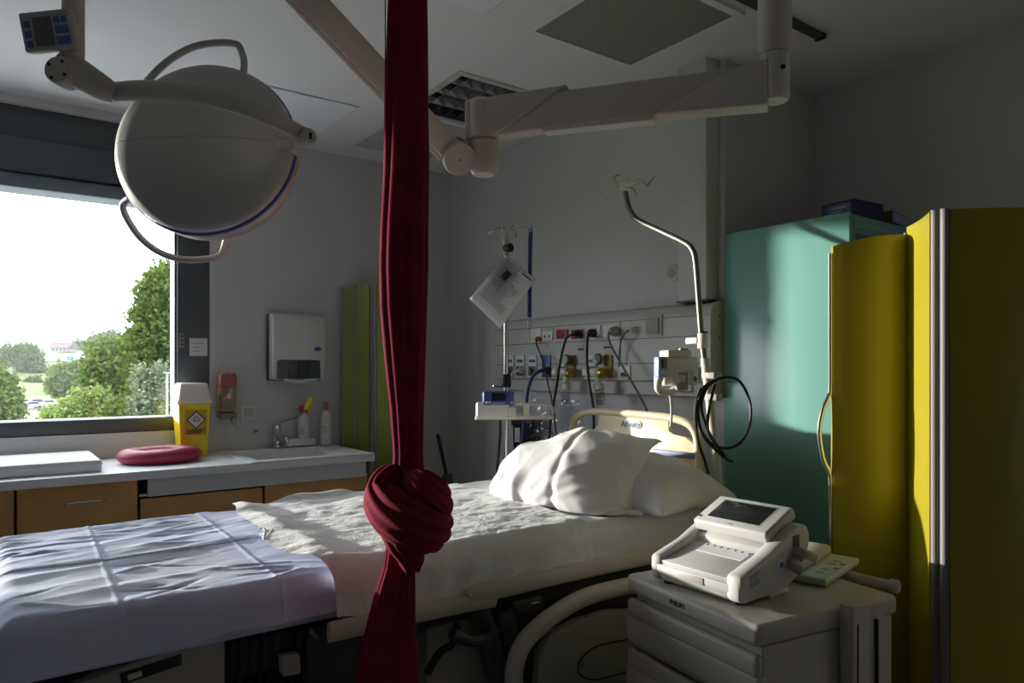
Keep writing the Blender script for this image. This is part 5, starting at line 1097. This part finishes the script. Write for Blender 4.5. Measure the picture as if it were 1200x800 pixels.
# infusion pump
VD = 2.48; vs2 = VD/FPX; vm = fr(D(792, 436, VD), RT+FW*.35, -FW+RT*.35)
vp = thing('infusion_pump', 'cream infusion pump with blue display on the bent pole', 'infusion pump', tuple(D(795, 462, VD)))
def vb_(x0, x1, y0, y1, w0, w1, name, mt, bev=.004, parent=vp): return obj(name, box(B(), (x0-792)*vs2, (x1-792)*vs2, (436-y1)*vs2, (436-y0)*vs2, w0, w1, bev, 3, vm), mt, parent)
vb_(773, 820, 418, 452, -.06, .02, 'body', 'cream', .012); vb_(779, 812, 410, 419, -.05, .015, 'top_handle', 'cream', .008)
for k in range(4): vb_(800+k*3, 802+k*3, 407.5, 411, -.02, -.01, 'charge_pin', 'steel', .001)
fd = vb_(762, 775, 418, 442, .0, .035, 'display_unit', 'skyp', .006); vb_(765.5, 772, 421, 431, .034, .037, 'screen', 'screen', .001, fd)
for k in range(3): vb_(764.5+k*3, 766.5+k*3, 434, 437.5, .034, .038, 'button', 'white_pl', .0008, fd)
obj('front_lip', tube(B(), [vm @ Vector(((x-792)*vs2, (436-y)*vs2, w_)) for x, y, w_ in ((768, 442, .015), (764, 450, .02), (766, 457, .02), (778, 459, .02), (786, 455, .03))], .013, 12, 4), 'cream', vp)
for pts in (((783, 435), (804, 434), (805, 459), (785, 458), (782, 447), (783, 435)),): obj('syringe_bracket', tube(B(), [vm @ Vector(((x-792)*vs2, (436-y)*vs2, .045)) for x, y in pts], .0055, 8), 'white_pl', vp)
vb_(785, 803, 436, 457, .018, .028, 'dark_bay', 'taupe', .003); vb_(788, 796, 439, 448, .026, .045, 'plunger', 'cream', .004)
obj('blue_dot', lathe(B(), [(0, .019), (.009, .019), (.009, .022), (0, .022)], 20, vm @ Matrix.Translation(((813-792)*vs2, (436-444)*vs2, 0))), 'bluep', vp)
vb_(817, 831, 430, 446, -.05, -.015, 'pole_clamp', 'taupe', .004)
tube(bm := B(), [D(783, 458, VD-.02), D(786, 468, VD-.02), D(787, 485, VD), D(786, 500, VD)], .0045, 8, 4); obj('white_cord', bm, 'whitec', vp)
# coiled cable
cb = thing('coiled_cable', 'black cable coiled loosely on the bent drip pole', 'cable', tuple(D(850, 555, 2.45)))
for pts in (((817, 470), (830, 452), (848, 442), (866, 446), (878, 468), (879, 495), (868, 518), (850, 525), (832, 518), (820, 500), (817, 478), (824, 455), (836, 446)),
            ((826, 452), (818, 480), (824, 510), (840, 528), (852, 538), (858, 541)), ((838, 450), (831, 480), (830, 505), (842, 525), (848, 530)), ((822, 455), (815, 480), (818, 515), (826, 540), (830, 555)), ((829, 452), (822, 475), (828, 500), (838, 518), (850, 535))):
    obj('loop', tube(B(), [D(x, y, 2.40-.02*math.sin(i*1.3)) for i, (x, y) in enumerate(pts)], .0048, 8, 6), 'rubber', cb)

# black broom handle in the corner
bh = thing('floor_squeegee', 'thin black-handled squeegee leaning in the far corner', 'squeegee', tuple(D(528, 700, 4.25).to_tuple()[:2])+(0,))
a, b = D(513, 509, 4.3), D(525, 565, 4.22); lo = b+(b-a)*(b.z-.02)/(a.z-b.z)
obj('handle', tube(B(), [a, lo], .011, 10), 'black', bh); obj('grip', tube(B(), [D(523.5, 556, 4.22), b+(b-a)*.25], .03, 12), 'darkgrey', bh)
obj('blade', box(B(), lo.x-.15, lo.x+.15, lo.y-.015, lo.y+.015, 0, .05, .006), 'black', bh)

# ================================================================== monitor cart and devices
CT = .81; ca, cb_ = oZ(733, 671, CT), oZ(893, 737, CT); cr = math.atan2(cb_.y-ca.y, cb_.x-ca.x); CW = .447; CDP = .46
cart = thing('equipment_cart', 'grey plastic drawer cart in front of the yellow screen', 'cart', (ca.x, ca.y, 0), cr); cm = WM[cart]
def cbx(x0, x1, y0, y1, z0, z1, name, mt, bev=.006, parent=cart): return obj(name, box(B(), x0, x1, y0, y1, z0, z1, bev, 3, cm), mt, parent)
top = cbx(0, CW, 0, CDP, CT-.047, CT, 'top', 'cartgrey', .014)
text('lettering', 'PHILIPS', .0165, 'ink', top, cm @ fr((.20, -.0008, CT-.024), (1, 0, 0), (0, -1, 0)))
cbx(.015, CW-.01, .025, CDP-.01, .10, CT-.049, 'body', 'cartgrey', .004)
z = CT-.062
for k in range(5):
    dr = cbx(.0, CW-.0, .0, .03, z-.112, z-.045, 'drawer_front', 'cartgrey', .008) ; cbx(.004, CW-.004, .0, .024, z-.05, z-.001, 'drawer_top_lip', 'cartgrey', .010, dr)
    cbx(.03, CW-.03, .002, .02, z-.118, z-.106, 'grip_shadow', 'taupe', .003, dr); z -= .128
cbx(CW-.004, CW+.03, .255, .315, .12, CT+.010, 'side_mount', 'cartgrey', .004)
mt_ = cbx(CW-.004, CW+.024, .318, .375, .12, CT+.004, 'side_mount', 'cartgrey', .004)
for y in (.27, .338): cbx(CW+.0235, CW+.0315, y, y+.004, .14, CT-.03, 'groove', 'black', 0, mt_)
ph_ = obj('push_handle', tube(B(), [oZ(958, 668, CT), oZ(985, 671, CT-.004), oZ(1010, 678, CT-.006), oZ(1050, 687, CT-.006)], .0125, 14, 3), 'cartgrey', cart)
obj('end_knob', lathe(B(), [(0, -.012), (.0165, -.012), (.0165, .004), (.012, .008), (0, .008)], 20, fr(oZ(1050, 687, CT-.006), UP, oZ(1050, 687, CT)-oZ(1010, 678, CT))), 'cartgrey', ph_)
for x in (.05, CW-.05):
    for y in (.06, CDP-.06): obj('castor', lathe(B(), [(.05, -.014), (.05, .014)], 20, cm @ fr((x, y, .05), (0, 1, 0), (1, 0, 0))), 'tyre', cart); 
for x in (.05, CW-.05): cbx(x-.02, x+.02, .03, CDP-.03, .06, .102, 'foot_beam', 'darkgrey', .004)

# fetal monitor: wedge with tilted screen, paper tray in front
ga, gb_ = oZ(762, 676, CT+.012), oZ(857, 705, CT+.012); gr = math.atan2(gb_.y-ga.y, gb_.x-ga.x); GW = (gb_-ga).length*1.10
fmn = thing('fetal_monitor', 'white monitor with tilted dark screen standing on the cart', 'monitor', (ga.x, ga.y, CT), gr); gm = WM[fmn]
GD = .285
def wedge(x0, x1, prof, name, mt, bev=.008, parent=fmn):
    bm = B(); prism(bm, prof, x1-x0, gm @ fr((x0, 0, 0), (0, 1, 0), (1, 0, 0)), bev); return obj(name, bm, mt, parent)
side_p = [(.0, .018), (.012, .008), (.10, .008), (.18, .012), (.265, .05), (.285, .12), (.272, .152), (.235, .158), (.10, .098), (.0, .070)]
for x0, x1 in ((0, .030), (GW-.040, GW)): wedge(x0, x1, side_p, 'side_shell', 'monw', .009)
wedge(.028, GW-.038, [(.006, .018), (.016, .008), (.18, .012), (.262, .05), (.28, .12), (.268, .148), (.235, .152), (.145, .105), (.135, .085), (.006, .052)], 'body', 'monw', .004)
wedge(.02, GW-.03, [(.0, .034), (.005, .022), (.05, .02), (.05, .05), (.0, .05)], 'front_panel', 'monw', .003)
wedge(.09, GW-.10, [(-.002, .030), (.003, .030), (.003, .047), (-.002, .047)], 'grip_recess', 'taupe', .001)
lid_m = gm @ fr((GW/2-.005, .07, .073), (1, 0, 0), (0, -.235, 1))
tr = obj('paper_tray', box(B(), -GW/2+.036, GW/2-.034, -.066, .068, -.006, .003, .003, 2, lid_m), 'monw', fmn)
obj('paper_strip', box(B(), -.055, .075, .020, .066, .003, .0045, mx=lid_m), 'paper', tr, smooth=0)
for k in range(7): obj('trace_mark', box(B(), -.05+.02*k, -.046+.02*k, .056, .062, .0043, .0052, mx=lid_m), 'ink', tr, smooth=0)
scr_m = gm @ fr((GW/2-.005, .208, .158), (1, 0, 0), (0, -.42, 1))
sf = obj('screen_frame', box(B(), -GW/2+.022, GW/2-.024, -.068, .062, -.02, .012, .008, 3, scr_m), 'monw', fmn)
obj('screen', box(B(), -.080, .072, -.042, .042, .0105, .0130, .001, 2, scr_m), 'screen', sf)
obj('bezel', box(B(), -.085, .077, -.047, .047, .0100, .0124, .001, 2, scr_m), 'grey_pl', sf)
obj('mark', box(B(), -.104, -.094, -.050, -.042, .0115, .0128, mx=scr_m), 'ink', sf, smooth=0)
for x in (-.004, .004): obj('indicator', box(B(), x-.002, x+.002, -.059, -.055, .0115, .0128, mx=scr_m), 'inkgrey', sf, smooth=0)
obj('print_line', box(B(), -.015, .02, .052, .056, .0115, .0128, mx=scr_m), 'inkgrey', sf, smooth=0)
sm2 = gm @ fr((GW, 0, 0), (0, 1, 0), (1, 0, 0))
bd_ = obj('badge', lathe(B(), [(0, 0), (.0135, 0), (.0135, .0015), (0, .0015)], 24, sm2 @ Matrix.Translation((.155, .078, -.0005))), 'paper', fmn); obj('badge_dot', lathe(B(), [(0, 0), (.007, 0), (.007, .0025), (0, .0025)], 20, sm2 @ Matrix.Translation((.157, .074, -.0003))), 'bluep', bd_)
for k in range(5): obj('print_line', box(B(), .045, .085-.004*(k % 3), .055-.006*k, .058-.006*k, -.0005, .0008, mx=sm2 @ Matrix.Rotation(.22, 4, 'Z')), 'inkgrey', fmn, smooth=0)
obj('connector_bay', box(B(), .205, .235, .085, .135, -.006, .001, .002, 2, sm2), 'black', fmn)
obj('connector', tube(B(), [sm2 @ Vector(p) for p in ((.215, .098, -.004), (.215, .094, .014), (.216, .086, .026))], .014, 12, 3), 'taupe', fmn)
obj('connector', tube(B(), [sm2 @ Vector(p) for p in ((.195, .075, -.002), (.190, .066, .012), (.20, .058, .024))], .011, 12, 3), 'taupe', fmn)
obj('connector', tube(B(), [sm2 @ Vector(p) for p in ((.235, .090, .002), (.245, .086, .02), (.25, .080, .04))], .012, 12, 3), 'headp', fmn)
for x in (.03, GW-.03):
    for y in (.03, .17): obj('rubber_foot', cyl(B(), gm @ Vector((x, y, 0)), gm @ Vector((x, y, .012)), .010, 12), 'darkgrey', fmn)
wedge(GW-.06, GW-.005, [(.12, .001), (.20, .001), (.20, .012), (.12, .012)], 'stand_wedge', 'white_pl', .002)
# transducer unit behind
q0, q1 = oZ(914, 671, CT+.014), oZ(965, 684, CT+.014); q2 = oZ(1006, 657, CT+.014); tr_ = math.atan2(q2.y-q1.y, q2.x-q1.x)-math.pi/2
tu = thing('transducer_unit', 'flat white transducer unit lying behind the monitor on the cart', 'medical device', ((q0.x+q1.x)/2, (q0.y+q1.y)/2, CT), tr_); tm = WM[tu]
def tb(x0, x1, y0, y1, z0, z1, name, mt, bev=.004, parent=tu): return obj(name, box(B(), x0, x1, y0, y1, z0, z1, bev, 3, tm), mt, parent)
M['paleteal'] = mat('pale_grey_green_plastic', (.55, .62, .57), .4)
tb(-.075, .060, .0, .27, .003, .022, 'base', 'paleteal', .006); tb(-.07, -.005, .03, .25, .022, .052, 'raised_housing', 'monw', .012)
for y in (.05, .085, .15, .185): tb(.015, .035, y, y+.014, .0215, .0228, 'button', 'taupe', .0004)
for k in range(2): tb(.040, .052, .11+.05*k, .125+.05*k, .0215, .0226, 'print_mark', 'inkgrey', 0)
for x, y in ((-.06, .02), (.045, .02), (-.06, .25), (.045, .25)): tb(x-.008, x+.008, y-.008, y+.008, 0, .004, 'rubber_foot', 'darkgrey', 0)
